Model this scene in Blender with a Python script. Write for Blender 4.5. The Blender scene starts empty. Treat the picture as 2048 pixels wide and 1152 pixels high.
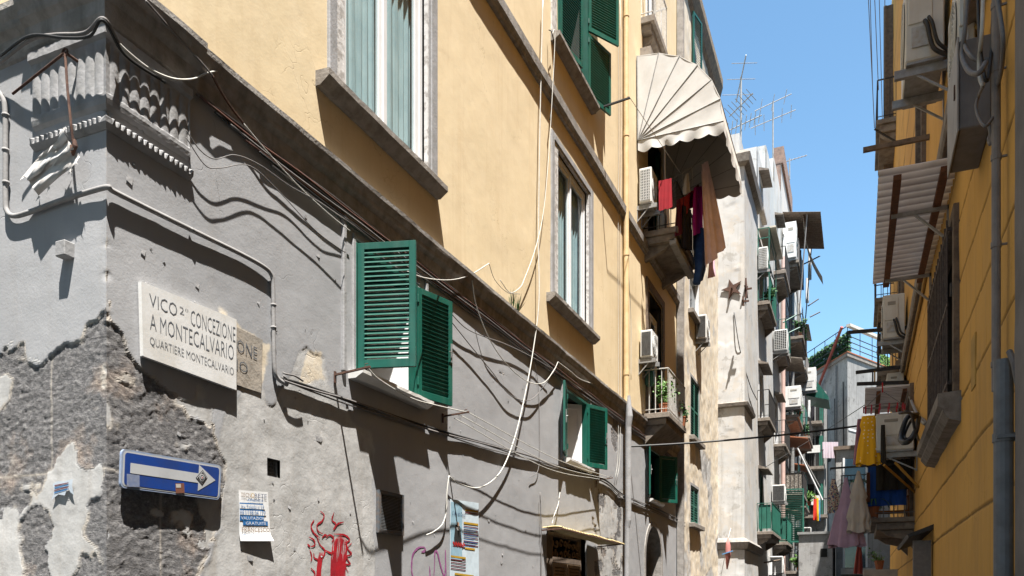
import bpy, math, random
import numpy as np
from mathutils import Vector, Matrix
R = math.radians
C = bpy.context.scene.collection
# ---------------------------------------------------------------- camera, sky, sun
TH = R(23.27); CT, ST = math.cos(TH), math.sin(TH)
HC = 1.6                                   # eye height
cam = bpy.data.objects.new('camera', bpy.data.cameras.new('camera')); C.objects.link(cam)
cam.location = (0, 0, HC); cam.rotation_euler = (R(90), 0, TH)
cam.data.lens = 28.37; cam.data.sensor_width = 36; cam.data.shift_y = 0.3032
cam.data.clip_start = .05; cam.data.clip_end = 2000
bpy.context.scene.camera = cam
SUN = Vector((1, -1.2, 4.15)).normalized()  # towards the sun
w = bpy.data.worlds.new('World'); bpy.context.scene.world = w; w.use_nodes = True
nt = w.node_tree; bg = nt.nodes['Background']
sky = nt.nodes.new('ShaderNodeTexSky'); sky.sky_type = 'NISHITA'; sky.sun_disc = False
sky.sun_elevation = math.asin(SUN.z); sky.sun_rotation = math.atan2(SUN.x, SUN.y)
sky.altitude = 0; sky.air_density = 1.0; sky.dust_density = 0.3; sky.ozone_density = 1.2
tn = nt.nodes.new('ShaderNodeMix'); tn.data_type = 'RGBA'; tn.blend_type = 'MULTIPLY'; tn.inputs[0].default_value = 1; tn.inputs[7].default_value = (.98, 1.22, 1.2, 1)
nt.links.new(sky.outputs[0], tn.inputs[6]); nt.links.new(tn.outputs[2], bg.inputs[0]); bg.inputs[1].default_value = .064
sl = bpy.data.lights.new('sun', 'SUN'); sl.energy = 5.0; sl.angle = R(.53); sl.color = (1, .96, .9)
so = bpy.data.objects.new('sun', sl); C.objects.link(so)
so.rotation_euler = (-SUN).to_track_quat('-Z', 'Y').to_euler(); so.location = (10, -12, 40)
vs = bpy.context.scene.view_settings
vs.view_transform = 'Standard'; vs.look = 'None'; vs.gamma = 1; vs.use_curve_mapping = False
vs.exposure = 1.8
cy = bpy.context.scene.cycles
cy.max_bounces = 6; cy.diffuse_bounces = 4; cy.transparent_max_bounces = 12
# ---------------------------------------------------------------- photo pixel -> point on a real plane
XL, XR, Y0 = -4.2, .85, 3.53               # left facade plane, right facade plane, side-street facade plane
def ray(u, v):
    X = (u-1024)/1614.; return X*CT-ST, X*ST+CT, (1197-v)/1614.
def PX(u, v, x):
    a, b, z = ray(u, v); D = x/a; return Vector((x, b*D, z*D+HC))
def PY(u, v, y):
    a, b, z = ray(u, v); D = y/b; return Vector((a*D, y, z*D+HC))
def Lw(u, v, p=0): return PX(u, v, XL+p)
def Rw(u, v, p=0): return PX(u, v, XR-p)
def PD(u, v, D):
    a, b, z = ray(u, v); return Vector((a*D, b*D, z*D+HC))
# ---------------------------------------------------------------- noise for geometry
_rs = np.random.RandomState(7); _tab = _rs.rand(256, 256)
def vnoise(x, y, k=0):
    x = np.asarray(x, float)+k*17.3; y = np.asarray(y, float)+k*9.1
    xi = np.floor(x).astype(int); yi = np.floor(y).astype(int); fx = x-xi; fy = y-yi
    fx = fx*fx*(3-2*fx); fy = fy*fy*(3-2*fy)
    t = lambda a, b: _tab[a & 255, b & 255]
    return (t(xi, yi)*(1-fx)+t(xi+1, yi)*fx)*(1-fy)+(t(xi, yi+1)*(1-fx)+t(xi+1, yi+1)*fx)*fy
def fbm(x, y, o=4, k=0):
    s = 0; a = .5; n = 0
    for i in range(o):
        s = s+a*vnoise(np.asarray(x)*2**i, np.asarray(y)*2**i, k+i); n += a; a *= .5
    return s/n-.5                          # about -.5 .. .5
def poly_sdf(px, py, poly):
    poly = np.array(poly, float); d = np.full(px.shape, 1e9); ins = np.zeros(px.shape, bool)
    for i in range(len(poly)):
        a = poly[i]; b = poly[(i+1) % len(poly)]; e = b-a
        t = np.clip(((px-a[0])*e[0]+(py-a[1])*e[1])/(e@e+1e-12), 0, 1)
        d = np.minimum(d, np.hypot(px-a[0]-t*e[0], py-a[1]-t*e[1]))
        if a[1] != b[1]:
            c = ((a[1] > py) != (b[1] > py)) & (px < (b[0]-a[0])*(py-a[1])/(b[1]-a[1])+a[0]); ins ^= c
    return np.where(ins, d, -d)            # positive inside
# ---------------------------------------------------------------- mesh helpers
class MB:
    def __init__(s): s.v = []; s.f = []; s.M = None
    def add(s, vs, fs):
        n = len(s.v)
        s.v += [tuple(s.M @ Vector(p)) if s.M is not None else tuple(p) for p in vs]
        s.f += [tuple(i+n for i in f) for f in fs]; return s
    def box(s, a, b):
        x0, x1 = sorted((a[0], b[0])); y0, y1 = sorted((a[1], b[1])); z0, z1 = sorted((a[2], b[2]))
        return s.add([(x0,y0,z0),(x1,y0,z0),(x1,y1,z0),(x0,y1,z0),(x0,y0,z1),(x1,y0,z1),(x1,y1,z1),(x0,y1,z1)],
                     [(0,3,2,1),(4,5,6,7),(0,1,5,4),(1,2,6,5),(2,3,7,6),(3,0,4,7)])
    def bar(s, a, b, w, h=None, up=(0,0,1)):            # rectangular bar from a to b
        a = Vector(a); b = Vector(b); h = w if h is None else h; d = (b-a).normalized(); up = Vector(up)
        if abs(d.dot(up)) > .98: up = Vector((1, 0, 0))
        x = d.cross(up).normalized(); y = x.cross(d); q = []
        for p in (a, b):
            for i, j in ((-1,-1),(1,-1),(1,1),(-1,1)): q.append(p+x*(i*w/2)+y*(j*h/2))
        return s.add(q, [(0,3,2,1)[::-1],(4,5,6,7)[::-1],(0,1,5,4)[::-1],(1,2,6,5)[::-1],(2,3,7,6)[::-1],(3,0,4,7)[::-1]])
    def tube(s, pts, r, n=6, cap=True, rr=None):
        pts = [Vector(p) for p in pts]; m = len(pts); q = []; prev = None
        for i, p in enumerate(pts):
            d = (pts[min(i+1, m-1)]-pts[max(i-1, 0)])
            d = d.normalized() if d.length > 1e-9 else Vector((0,0,1))
            if prev is None:
                up = Vector((0,0,1)) if abs(d.z) < .9 else Vector((1,0,0)); x = d.cross(up).normalized()
            else:
                x = (prev-d*prev.dot(d)); x = x.normalized() if x.length > 1e-6 else d.orthogonal().normalized()
            prev = x; y = d.cross(x); ri = rr[i] if rr else r
            for k in range(n):
                a = 2*math.pi*k/n; q.append(p+x*(ri*math.cos(a))+y*(ri*math.sin(a)))
        fs = [(i*n+k, i*n+(k+1) % n, (i+1)*n+(k+1) % n, (i+1)*n+k) for i in range(m-1) for k in range(n)]
        if cap: fs += [tuple(range(n))[::-1], tuple((m-1)*n+k for k in range(n))]
        return s.add(q, fs)
    def prism(s, poly, off):                            # polygon (3-D points) extruded by vector off
        off = Vector(off); a = [Vector(p) for p in poly]; n = len(a); b = [p+off for p in a]
        return s.add(a+b, [tuple(range(n))[::-1], tuple(range(n, 2*n))]+[(i, (i+1) % n, n+(i+1) % n, n+i) for i in range(n)])
    def quad(s, *p): return s.add(p, [tuple(range(len(p)))])
    def grid(s, P):                                     # P[i][j] points
        m, n = len(P), len(P[0])
        return s.add([p for row in P for p in row], [(i*n+j, i*n+j+1, (i+1)*n+j+1, (i+1)*n+j) for i in range(m-1) for j in range(n-1)])
    def sweep(s, profile, fpath, closed=False):         # fpath(p,z)-> list of points, one per station
        rows = [fpath(p, z) for p, z in profile]
        if closed: rows.append(rows[0])
        return s.grid(rows)
    def build(s, name, m, parent=None, smooth=False, label=None, bevel=0):
        off = wloc(parent); me = bpy.data.meshes.new(name)
        me.from_pydata([(x-off.x, y-off.y, z-off.z) for x, y, z in s.v], [], s.f); me.update()
        import bmesh
        bm = bmesh.new(); bm.from_mesh(me); bmesh.ops.recalc_face_normals(bm, faces=bm.faces); bm.to_mesh(me); bm.free()
        if smooth: me.polygons.foreach_set('use_smooth', [True]*len(me.polygons))
        o = bpy.data.objects.new(name, me); C.objects.link(o); me.materials.append(m)
        if parent: o.parent = parent
        if label: o['label'] = label
        if bevel:
            b = o.modifiers.new('bevel', 'BEVEL'); b.width = bevel; b.segments = 1; b.limit_method = 'ANGLE'
        return o
def wloc(o):
    v = Vector((0, 0, 0))
    while o is not None: v = v+o.location; o = o.parent
    return v
def thing(name, label, cat, loc=(0,0,0), group=None, rz=0):
    o = bpy.data.objects.new(name, None); C.objects.link(o); o.location = loc; o.rotation_euler = (0,0,rz)
    o.empty_display_size = .1; o['label'] = label; o['category'] = cat
    if group: o['group'] = group
    return o
def tag(o, label, cat, group=None):
    o['label'] = label; o['category'] = cat
    if group: o['group'] = group
    return o
def copy_tree(o, parent=None):
    c = o.copy(); C.objects.link(c)
    if parent: c.parent = parent
    for ch in [k for k in bpy.data.objects if k.parent == o]: copy_tree(ch, c)
    return c
def dup(root, loc, rz=0, label=None, group=None, sc=(1,1,1)):
    c = copy_tree(root); c.location = loc; c.rotation_euler = (0,0,rz); c.scale = sc
    if label: c['label'] = label
    if group: c['group'] = group
    return c
def spline(pts, n=8):
    P = [Vector(p) for p in pts]
    if len(P) < 3: return [P[0].lerp(P[-1], i/n) for i in range(n+1)]
    P = [P[0]*2-P[1]]+P+[P[-1]*2-P[-2]]; out = []
    for i in range(1, len(P)-2):
        a, b, c, d = P[i-1:i+3]
        for k in range(n):
            t = k/n; out.append(.5*((2*b)+(c-a)*t+(2*a-5*b+4*c-d)*t*t+(3*b-a-3*c+d)*t**3))
    out.append(P[-2]); return out
def sag(a, b, h, n=16):
    a = Vector(a); b = Vector(b); return [a.lerp(b, i/n)-Vector((0,0,4*h*(i/n)*(1-i/n))) for i in range(n+1)]
# ---------------------------------------------------------------- materials
class NT:
    def __init__(s, name):
        s.m = bpy.data.materials.new(name); s.m.use_nodes = True; s.t = s.m.node_tree
        s.b = s.t.nodes['Principled BSDF']; s.out = s.t.nodes['Material Output']
        s.pos = s.t.nodes.new('ShaderNodeNewGeometry').outputs['Position']
    def n(s, kind, **kw):
        o = s.t.nodes.new('ShaderNode'+kind)
        for k, v in kw.items():
            if k in o.inputs: o.inputs[k].default_value = v
            else: setattr(o, k, v)
        return o
    def l(s, a, b): s.t.links.new(a, b)
    def val(s, x, inp):
        if hasattr(x, 'is_linked') or hasattr(x, 'links'): s.l(x, inp)
        else:
            inp.default_value = (*x, 1) if isinstance(x, tuple) and len(x) == 3 and inp.type == 'RGBA' else x
    def scaled(s, sc):
        m = s.n('Mapping'); s.l(s.pos, m.inputs[0]); m.inputs['Scale'].default_value = sc; return m.outputs[0]
    def noise(s, scale=5, detail=4, rough=.55, vec=None, dist=0):
        n = s.n('TexNoise'); n.inputs['Scale'].default_value = scale; n.inputs['Detail'].default_value = detail
        n.inputs['Roughness'].default_value = rough; n.inputs['Distortion'].default_value = dist
        s.l(vec if vec is not None else s.pos, n.inputs['Vector']); return n.outputs[0]
    def ramp(s, f, stops):
        r = s.n('ValToRGB'); s.l(f, r.inputs[0]); e = r.color_ramp.elements
        while len(e) < len(stops): e.new(.5)
        for k, (p, c) in enumerate(stops):
            e[k].position = p; e[k].color = (*c, 1) if isinstance(c, tuple) else (c, c, c, 1)
        return r.outputs[0]
    def mix(s, f, a, b, mode='MIX'):
        m = s.n('Mix', data_type='RGBA', blend_type=mode); s.val(f, m.inputs[0]); s.val(a, m.inputs[6]); s.val(b, m.inputs[7]); return m.outputs[2]
    def math(s, op, a, b=0., c=0.):
        m = s.n('Math', operation=op); s.val(a, m.inputs[0]); s.val(b, m.inputs[1])
        if op in ('MULTIPLY_ADD', 'SMOOTH_MIN'): s.val(c, m.inputs[2])
        return m.outputs[0]
    def attr(s, name): a = s.n('Attribute', attribute_name=name); return a.outputs['Fac']
    def bump(s, h, strength=.5, dist=.01, nrm=None):
        b = s.n('Bump'); b.inputs['Strength'].default_value = strength; b.inputs['Distance'].default_value = dist
        s.val(h, b.inputs['Height'])
        if nrm is not None: s.l(nrm, b.inputs['Normal'])
        return b.outputs[0]
    def fin(s, col, rough=.85, nrm=None, metal=0, spec=.3):
        s.val(col, s.b.inputs['Base Color']); s.val(rough, s.b.inputs['Roughness'])
        s.b.inputs['Metallic'].default_value = metal; s.b.inputs['Specular IOR Level'].default_value = spec
        if nrm is not None: s.l(nrm, s.b.inputs['Normal'])
        return s.m
_mc = {}
def mulc(c, k): return tuple(min(1, x*k) for x in c)
def M(name, col, col2=None, scale=6, rough=.8, metal=0, bs=.3, bd=.004, bscale=40, lo=.4, hi=.65, streak=0, spec=.3, dirt=None):
    if name in _mc: return _mc[name]
    t = NT(name); col2 = mulc(col2 or mulc(col, .8), .78); col = mulc(col, .78)
    f = t.noise(scale, 5, .6); c = t.ramp(f, [(lo, col), (hi, col2)])
    if streak:
        g = t.noise(1, 4, .6, t.scaled((9, 9, .7))); c = t.mix(t.math('MULTIPLY', t.ramp(g, [(.5, 0), (.72, 1)]), streak), c, dirt or mulc(col, .5))
    g = t.noise(bscale, 3); _mc[name] = t.fin(c, rough, t.bump(g, bs, bd), metal, spec); return _mc[name]
def wall_material():
    """painted grey plaster over dark stone, driven by the masks stored on the wall mesh"""
    t = NT('grey_plaster')
    peel, thin, beige, edge = t.attr('peel'), t.attr('thin'), t.attr('beige'), t.attr('edge')
    big = t.noise(.9, 4, .6); med = t.noise(5, 5, .65); fine = t.noise(55, 3, .6)
    paint = t.ramp(big, [(.3, (.27, .272, .28)), (.7, (.325, .325, .332))])
    paint = t.mix(t.ramp(med, [(.55, 0), (.8, .35)]), paint, (.24, .23, .23))
    st = t.noise(1, 4, .6, t.scaled((6, 6, .5)))
    paint = t.mix(t.math('MULTIPLY', t.ramp(st, [(.55, 0), (.75, 1)]), .3), paint, (.25, .235, .22))
    # hairline cracks
    v = t.n('TexVoronoi', feature='DISTANCE_TO_EDGE'); wv = t.n('VectorMath', operation='ADD')
    nz = t.n('TexNoise'); nz.inputs['Scale'].default_value = 3; t.l(t.pos, nz.inputs[0])
    sv = t.n('VectorMath', operation='SCALE'); t.l(nz.outputs['Color'], sv.inputs[0]); sv.inputs['Scale'].default_value = .8
    t.l(t.pos, wv.inputs[0]); t.l(sv.outputs[0], wv.inputs[1]); t.l(wv.outputs[0], v.inputs['Vector']); v.inputs['Scale'].default_value = 1.3
    crack = t.math('MULTIPLY', t.ramp(v.outputs['Distance'], [(0, 1), (.006, 0)]), t.ramp(t.noise(1.2, 2), [(.54, 0), (.62, 1)]))
    paint = t.mix(t.math('MULTIPLY', crack, .5), paint, (.1, .095, .09))
    # older, lighter render with stains
    old = t.ramp(t.noise(3.2, 6, .7), [(.3, (.28, .272, .262)), (.48, (.365, .36, .35)), (.7, (.46, .452, .44))])
    old = t.mix(t.math('MULTIPLY', t.ramp(st, [(.5, 0), (.7, 1)]), .55), old, (.29, .265, .235))
    old = t.mix(t.ramp(t.noise(14, 5, .7), [(.6, 0), (.78, .6)]), old, (.58, .56, .53))
    be = t.ramp(t.noise(4, 6, .7), [(.35, (.46, .39, .29)), (.5, (.56, .49, .385)), (.65, (.48, .45, .40))])
    # bare volcanic stone
    s1 = t.noise(26, 7, .78, t.scaled((1, 1, 1.6))); s2 = t.noise(2.2, 5, .6)
    stone = t.ramp(s1, [(.32, (.06, .058, .06)), (.5, (.135, .13, .13)), (.68, (.27, .26, .25))])
    stone = t.mix(t.ramp(s2, [(.56, 0), (.7, .65)]), stone, t.ramp(s1, [(.35, (.2, .145, .115)), (.6, (.46, .36, .28))]))
    c = t.mix(thin, paint, old); c = t.mix(beige, c, be); c = t.mix(peel, c, stone)
    c = t.mix(edge, c, (.40, .36, .31))
    h = t.math('ADD', t.math('MULTIPLY', fine, .25), t.math('MULTIPLY', med, .6))
    h = t.math('SUBTRACT', h, t.math('MULTIPLY', crack, .3))
    h = t.math('ADD', h, t.math('MULTIPLY', t.math('MULTIPLY', s1, peel), 3.))
    h = t.math('ADD', h, t.math('MULTIPLY', t.math('MULTIPLY', t.noise(9, 5, .6), thin), .8))
    return t.fin(c, .88, t.bump(h, .55, .009))
def cream_material(name, a, b, c2, stain, crackw=.01, ss=.35, patch=.25):
    t = NT(name)
    col = t.ramp(t.noise(.7, 4, .6), [(.3, a), (.7, b)])
    col = t.mix(t.ramp(t.noise(4, 5, .65), [(.5, 0), (.75, .4)]), col, c2)
    pt = t.ramp(t.noise(1.3, 5, .62), [(.53, 0), (.55, .55)]); col = t.mix(t.math('MULTIPLY', pt, patch), col, mulc(c2, 1.08))
    pt = t.ramp(t.noise(2.1, 6, .68, dist=.6), [(.60, 0), (.63, .6)]); col = t.mix(t.math('MULTIPLY', pt, patch), col, stain)
    st = t.noise(1, 5, .65, t.scaled((7, 7, .35)))
    col = t.mix(t.math('MULTIPLY', t.ramp(st, [(.52, 0), (.75, 1)]), ss), col, stain)
    v = t.n('TexVoronoi', feature='DISTANCE_TO_EDGE'); wv = t.n('VectorMath', operation='ADD')
    nz = t.n('TexNoise'); nz.inputs['Scale'].default_value = 3.5; t.l(t.pos, nz.inputs[0])
    sv = t.n('VectorMath', operation='SCALE'); t.l(nz.outputs['Color'], sv.inputs[0]); sv.inputs['Scale'].default_value = .9
    t.l(t.pos, wv.inputs[0]); t.l(sv.outputs[0], wv.inputs[1]); t.l(wv.outputs[0], v.inputs['Vector']); v.inputs['Scale'].default_value = 1.6
    crack = t.math('MULTIPLY', t.ramp(v.outputs['Distance'], [(0, 1), (crackw, 0)]), t.ramp(t.noise(1.1, 2), [(.5, 0), (.62, 1)]))
    col = t.mix(t.math('MULTIPLY', crack, .45), col, mulc(stain, .6))
    h = t.math('ADD', t.math('MULTIPLY', t.noise(6, 4, .6), .8), t.math('MULTIPLY', t.noise(60, 3), .15))
    h = t.math('SUBTRACT', h, t.math('MULTIPLY', crack, .3))
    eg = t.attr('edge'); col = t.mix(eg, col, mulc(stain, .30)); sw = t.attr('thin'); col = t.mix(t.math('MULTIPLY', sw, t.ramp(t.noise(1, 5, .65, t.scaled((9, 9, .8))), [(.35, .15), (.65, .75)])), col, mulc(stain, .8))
    return t.fin(col, .88, t.bump(h, .45, .008))
def pane_material():
    t = NT('window_glass'); g = t.n('BsdfGlossy'); g.inputs['Roughness'].default_value = .03
    tr = t.n('BsdfTransparent'); tr.inputs[0].default_value = (.78, .86, .87, 1)
    lw = t.n('LayerWeight'); lw.inputs['Blend'].default_value = .25; mx = t.n('MixShader')
    t.l(t.math('MULTIPLY_ADD', lw.outputs['Facing'], .30, .03), mx.inputs[0]); t.l(tr.outputs[0], mx.inputs[1]); t.l(g.outputs[0], mx.inputs[2]); t.l(mx.outputs[0], t.out.inputs[0]); return t.m
def leaf_material(name, a, b):
    t = NT(name); oi = t.n('ObjectInfo')
    c = t.ramp(t.noise(30, 2), [(.35, a), (.65, b)]); return t.fin(c, .55, None)
mGREY = wall_material()
mCREAM = cream_material('cream_plaster', (.63, .515, .335), (.59, .475, .30), (.66, .55, .38), (.48, .35, .2))
mYEL = cream_material('ochre_plaster', (.61, .345, .080), (.55, .31, .07), (.49, .285, .085), (.4, .24, .08), ss=.5)
mBEIGE = cream_material('worn_beige_plaster', (.5, .43, .33), (.44, .35, .22), (.43, .41, .38), (.28, .21, .13), .02, ss=.7)
mWHITEW = cream_material('weathered_white_plaster', (.47, .465, .455), (.40, .40, .395), (.42, .375, .32), (.25, .235, .21), .014, ss=.55, patch=.9)
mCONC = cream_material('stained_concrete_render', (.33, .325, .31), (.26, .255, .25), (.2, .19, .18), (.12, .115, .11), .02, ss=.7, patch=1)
mSTONE = M('grey_moulding', (.36, .335, .31), (.24, .22, .20), 7, .9, bs=.6, bd=.01, streak=.5, dirt=(.08,.07,.06))
mSILL = M('sill_stone', (.30, .27, .24), (.19, .165, .14), 8, .9, bs=.6, bd=.008, streak=.3)
mGPAINT = M('grey_painted_surround', (.36, .355, .36), (.28, .275, .27), 6, .85, bs=.5, bd=.006)
mPEELW = M('peeling_white_paint', (.62, .6, .58), (.40, .375, .35), 13, .85, bs=.7, bd=.008, bscale=14, lo=.50, hi=.57)
mWHITE = M('white_window_frame', (.80, .80, .80), (.74, .74, .74), 5, .35, bs=.05)
mMARB = M('white_marble', (.78, .775, .76), (.68, .66, .62), 4, .35, bs=.15, streak=.15)
mINK = M('engraved_grey', (.11, .12, .14), (.16, .17, .18), 50, .7)
mGREEN = M('green_shutter_paint', (.005, .10, .070), (.008, .078, .055), 7, .42, bs=.12, spec=.4, streak=.5, dirt=(.045, .11, .085))
mGREEN2 = M('faded_green_paint', (.03, .15, .11), (.025, .11, .08), 5, .5)
mIRON = M('dark_iron', (.03, .03, .033), (.05, .045, .04), 20, .6)
mRUST = M('rusty_iron', (.08, .04, .03), (.14, .075, .05), 25, .85, bs=.5)
mGMET = M('galvanised_metal', (.36, .36, .35), (.27, .26, .25), 12, .5, metal=.3)
mWCABLE = M('white_cable', (.6, .58, .53), (.5, .48, .43), 20, .6)
mBCABLE = M('black_cable', (.02, .02, .02), (.035, .033, .03), 20, .6)
mGCABLE = M('grey_cable', (.17, .16, .155), (.22, .2, .19), 20, .7)
mCOND = M('grey_painted_conduit', (.27, .26, .255), (.34, .33, .325), 9, .8, bs=.4)
mCPIPE = M('cream_downpipe', (.74, .54, .30), (.62, .44, .22), 5, .6, streak=.2)
mAC = M('beige_ac_casing', (.66, .64, .58), (.60, .575, .51), 4, .45, bs=.05, streak=.3, dirt=(.35, .26, .17))
mACW = M('white_ac_casing', (.76, .76, .74), (.7, .69, .66), 4, .45, bs=.05, streak=.2, dirt=(.4, .35, .28))
mDARK = M('dark_recess', (.02, .02, .02), (.03, .028, .025), 6, .9)
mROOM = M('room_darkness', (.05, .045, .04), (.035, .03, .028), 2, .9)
mAWN = M('off_white_awning_canvas', (.60, .585, .56), (.54, .52, .49), 3, .8, bs=.2, bd=.006, bscale=8)
mWOOD = M('brown_wood', (.20, .075, .03), (.10, .04, .02), 14, .7, bs=.4, streak=.4)
mTIMB = M('weathered_timber', (.2, .15, .11), (.12, .09, .07), 12, .85, bs=.5)
mSLAT = M('wall_slab_underside', (.28, .24, .2), (.17, .14, .115), 6, .9, bs=.6, bd=.01)
mCORR = M('corrugated_plastic', (.55, .52, .47), (.44, .4, .35), 6, .6, bs=.2, streak=.3)
mGLASS = pane_material()
def translucent(name, a, b):
    t = NT(name); c = t.ramp(t.noise(5, 4), [(.4, a), (.65, b)]); s_ = t.noise(1, 4, .6, t.scaled((1.5, 14, 1))); c = t.mix(t.math('MULTIPLY', t.ramp(s_, [(.5, 0), (.7, 1)]), .4), c, mulc(b, .5))
    c = t.mix(t.math('MULTIPLY', t.attr('edge'), .9), c, (.22, .19, .17)); d = t.n('BsdfDiffuse'); tr = t.n('BsdfTranslucent'); mx = t.n('MixShader'); mx.inputs[0].default_value = .6  # 'edge' darkens the sheet along its folds: shade put into the colour
    t.l(c, d.inputs[0]); t.l(c, tr.inputs[0]); t.l(d.outputs[0], mx.inputs[1]); t.l(tr.outputs[0], mx.inputs[2]); t.l(mx.outputs[0], t.out.inputs[0]); return t.m
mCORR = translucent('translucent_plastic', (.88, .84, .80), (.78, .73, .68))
mCURT = M('blue_curtain', (.56, .66, .68), (.45, .56, .59), 3, .9)
mTERR = M('terracotta', (.42, .15, .07), (.32, .12, .06), 20, .8)
mLEAF = leaf_material('green_leaf', (.05, .12, .025), (.10, .19, .04))
mLEAF2 = leaf_material('dark_leaf', (.02, .07, .02), (.045, .11, .03))
mBGLASS = M('dark_glass', (.05, .08, .11), (.03, .05, .07), 3, .06, spec=.6, bs=0)
def cloth(name, c, c2=None, sc=5): return M('cloth_'+name, c, c2 or mulc(c, .85), sc, .9, bs=.3, bd=.003, bscale=120)
# ================================================================= wall grids (real relief, masks stored per vertex)
def axis(a, b, steps, extra=()):
    """coordinates a..b; steps = list of (until, step)"""
    out = [a]; x = a
    for u, st in steps:
        while x < min(u, b)-1e-6: x += st; out.append(x)
    out = [v for v in out if v < b]+[b]
    for e in extra:
        if a < e < b:
            i = min(range(len(out)), key=lambda k: abs(out[k]-e))
            if 0 < i < len(out)-1: out[i] = e
            else: out.append(e)
    return np.array(sorted(set(out)))
def wall_grid(name, mat_, parent, S, Z, to3d, disp, holes=(), arch=(), masks={}, label=None):
    ss, zz = np.meshgrid(S, Z, indexing='ij'); P = to3d(ss, zz, disp(ss, zz)).reshape(-1, 3)
    off = wloc(parent); P = P-np.array([off.x, off.y, off.z]); m, n = len(S), len(Z)
    i, j = np.meshgrid(np.arange(m-1), np.arange(n-1), indexing='ij')
    cs = (S[:-1]+S[1:])/2; cz = (Z[:-1]+Z[1:])/2; cs, cz = np.meshgrid(cs, cz, indexing='ij'); keep = np.ones(cs.shape, bool)
    for a, b, c, d in holes: keep &= ~((cs > a) & (cs < b) & (cz > c) & (cz < d))
    for c0, r, zs in arch: keep &= ~((abs(cs-c0) < r) & ((cz < zs) | (np.hypot(cs-c0, cz-zs) < r)))
    a = (i*n+j)[keep]; F = np.stack([a, a+n, a+n+1, a+1], 1)
    me = bpy.data.meshes.new(name); me.vertices.add(len(P)); me.vertices.foreach_set('co', P.astype(np.float32).ravel())
    me.loops.add(F.size); me.loops.foreach_set('vertex_index', F.astype(np.int32).ravel())
    me.polygons.add(len(F)); me.polygons.foreach_set('loop_start', np.arange(0, F.size, 4, dtype=np.int32))
    me.polygons.foreach_set('loop_total', np.full(len(F), 4, dtype=np.int32)); me.update(calc_edges=True); me.validate()
    me.polygons.foreach_set('use_smooth', np.ones(len(F), bool))
    for k in ('peel', 'thin', 'beige', 'edge'):
        if k in masks:
            at = me.attributes.new(k, 'FLOAT', 'POINT'); at.data.foreach_set('value', masks[k].astype(np.float32).ravel())
    o = bpy.data.objects.new(name, me); C.objects.link(o); o.parent = parent; me.materials.append(mat_)
    if label: o['label'] = label
    return o
def relief(ss, zz, peelp, thinp, remp, beigep=(), extra=None, to_sz=None, k=0):
    """-> displacement and masks"""
    nz = fbm(ss*3.5, zz*3.5, 5, k)*.20+fbm(ss*16, zz*16, 4, k+3)*.055
    def sd(polys):
        d = np.full(ss.shape, -9.)
        for p in polys: d = np.maximum(d, poly_sdf(ss, zz, [to_sz(u, v) for u, v in p]))
        return d
    dp = sd(peelp)+nz; dr = sd(remp)+nz*1.3; dt = sd(thinp)+fbm(ss*2.5, zz*2.5, 5, k+9)*.3; db = sd(beigep)+nz
    if extra is not None: dp = np.maximum(dp, extra)
    dp = np.minimum(dp, -dr+.0)
    # islands of render left on the stone
    isl = fbm(ss*4, zz*6, 5, k+21)-.27; dp = np.minimum(dp, -isl*.35)
    st = lambda d, w: np.clip(d/w+.5, 0, 1)
    peel = st(dp, .008); thin = np.maximum(st(dt, .02), st(dr, .01)*1.)*(1-peel)
    thin = np.where((dp > -.45) & (isl > 0) & (sd(peelp) > 0), 1-peel, thin)
    edge = np.exp(-(dp/.011)**2)*np.clip(fbm(ss*9, zz*9, 3, k+5)*4+.6, 0, 1)
    beige = st(db, .02)*(1-peel)
    d = fbm(ss*1.2, zz*1.2, 3, k+2)*.014+fbm(ss*7, zz*7, 3, k+4)*.0032
    d = d+thin*(fbm(ss*5, zz*5, 4, k+6)*.007-.004)
    d = d+peel*(-.010+fbm(ss*26+fbm(ss*9, zz*9, 2, k+40)*4, zz*44+fbm(ss*8, zz*8, 2, k+41)*5, 4, k+8)*.012+fbm(ss*4, zz*5, 3, k+12)*.012)
    return d, dict(peel=peel, thin=thin, edge=edge, beige=beige)
def LS(u, v): p = Lw(u, v); return (p.y, p.z)
def FS(u, v): p = PY(u, v, Y0); return (p.x, p.z)
A_END, B_END = 20.2, 26.6
Z1 = 5.13
bldA = thing('corner_building', 'cream plastered corner apartment house with grey painted ground floor and green shutters', 'building', (XL, Y0, 0))
W1 = (6.16, 7.27, 3.66, 4.83); W2 = (11.86, 12.92, 3.79, 4.88); W3 = (17.27, 18.26, 3.78, 4.88)
HOLE = (4.985, 5.135, 2.55, 2.69); DOOR = (11.05, 12.95, 0, 2.62)
peelR = [[(205,696),(214,600),(224,600),(224,640),(240,648),(262,690),(281,731),(320,758),(352,792),(382,832),(426,850),(437,901),(447,925),(443,1021),(426,1056),(416,1101),(400,1200),(205,1200)],
         [(1000,745),(1006,748),(1006,752)], [(1222,770),(1236,800),(1240,860),(1230,900),(1222,880),(1226,820)]]
thinR = [[(443,800),(470,775),(500,700),(545,800),(598,705),(612,697),(645,720),(650,770),(745,860),(752,900),(748,1400),(380,1400),(405,1152),(445,1000)],
         [(1192,950),(1250,985),(1250,1200),(1192,1200)]]
remR = [[(195,800),(225,820),(240,850),(225,870),(200,850)], [(360,800),(400,790),(425,820),(420,850),(380,835)], [(410,990),(440,1000),(440,1040),(415,1080)]]
beigeR = [[(440,622),(536,690),(526,786),(470,770)], [(612,700),(640,706),(650,760),(600,770)]]
S = axis(Y0, A_END, [(5.6, .0105), (8, .02), (14, .035), (99, .05)], (W1[0], W1[1], W2[0], W2[1], W3[0], W3[1], HOLE[0], HOLE[1], DOOR[0], DOOR[1]))
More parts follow.
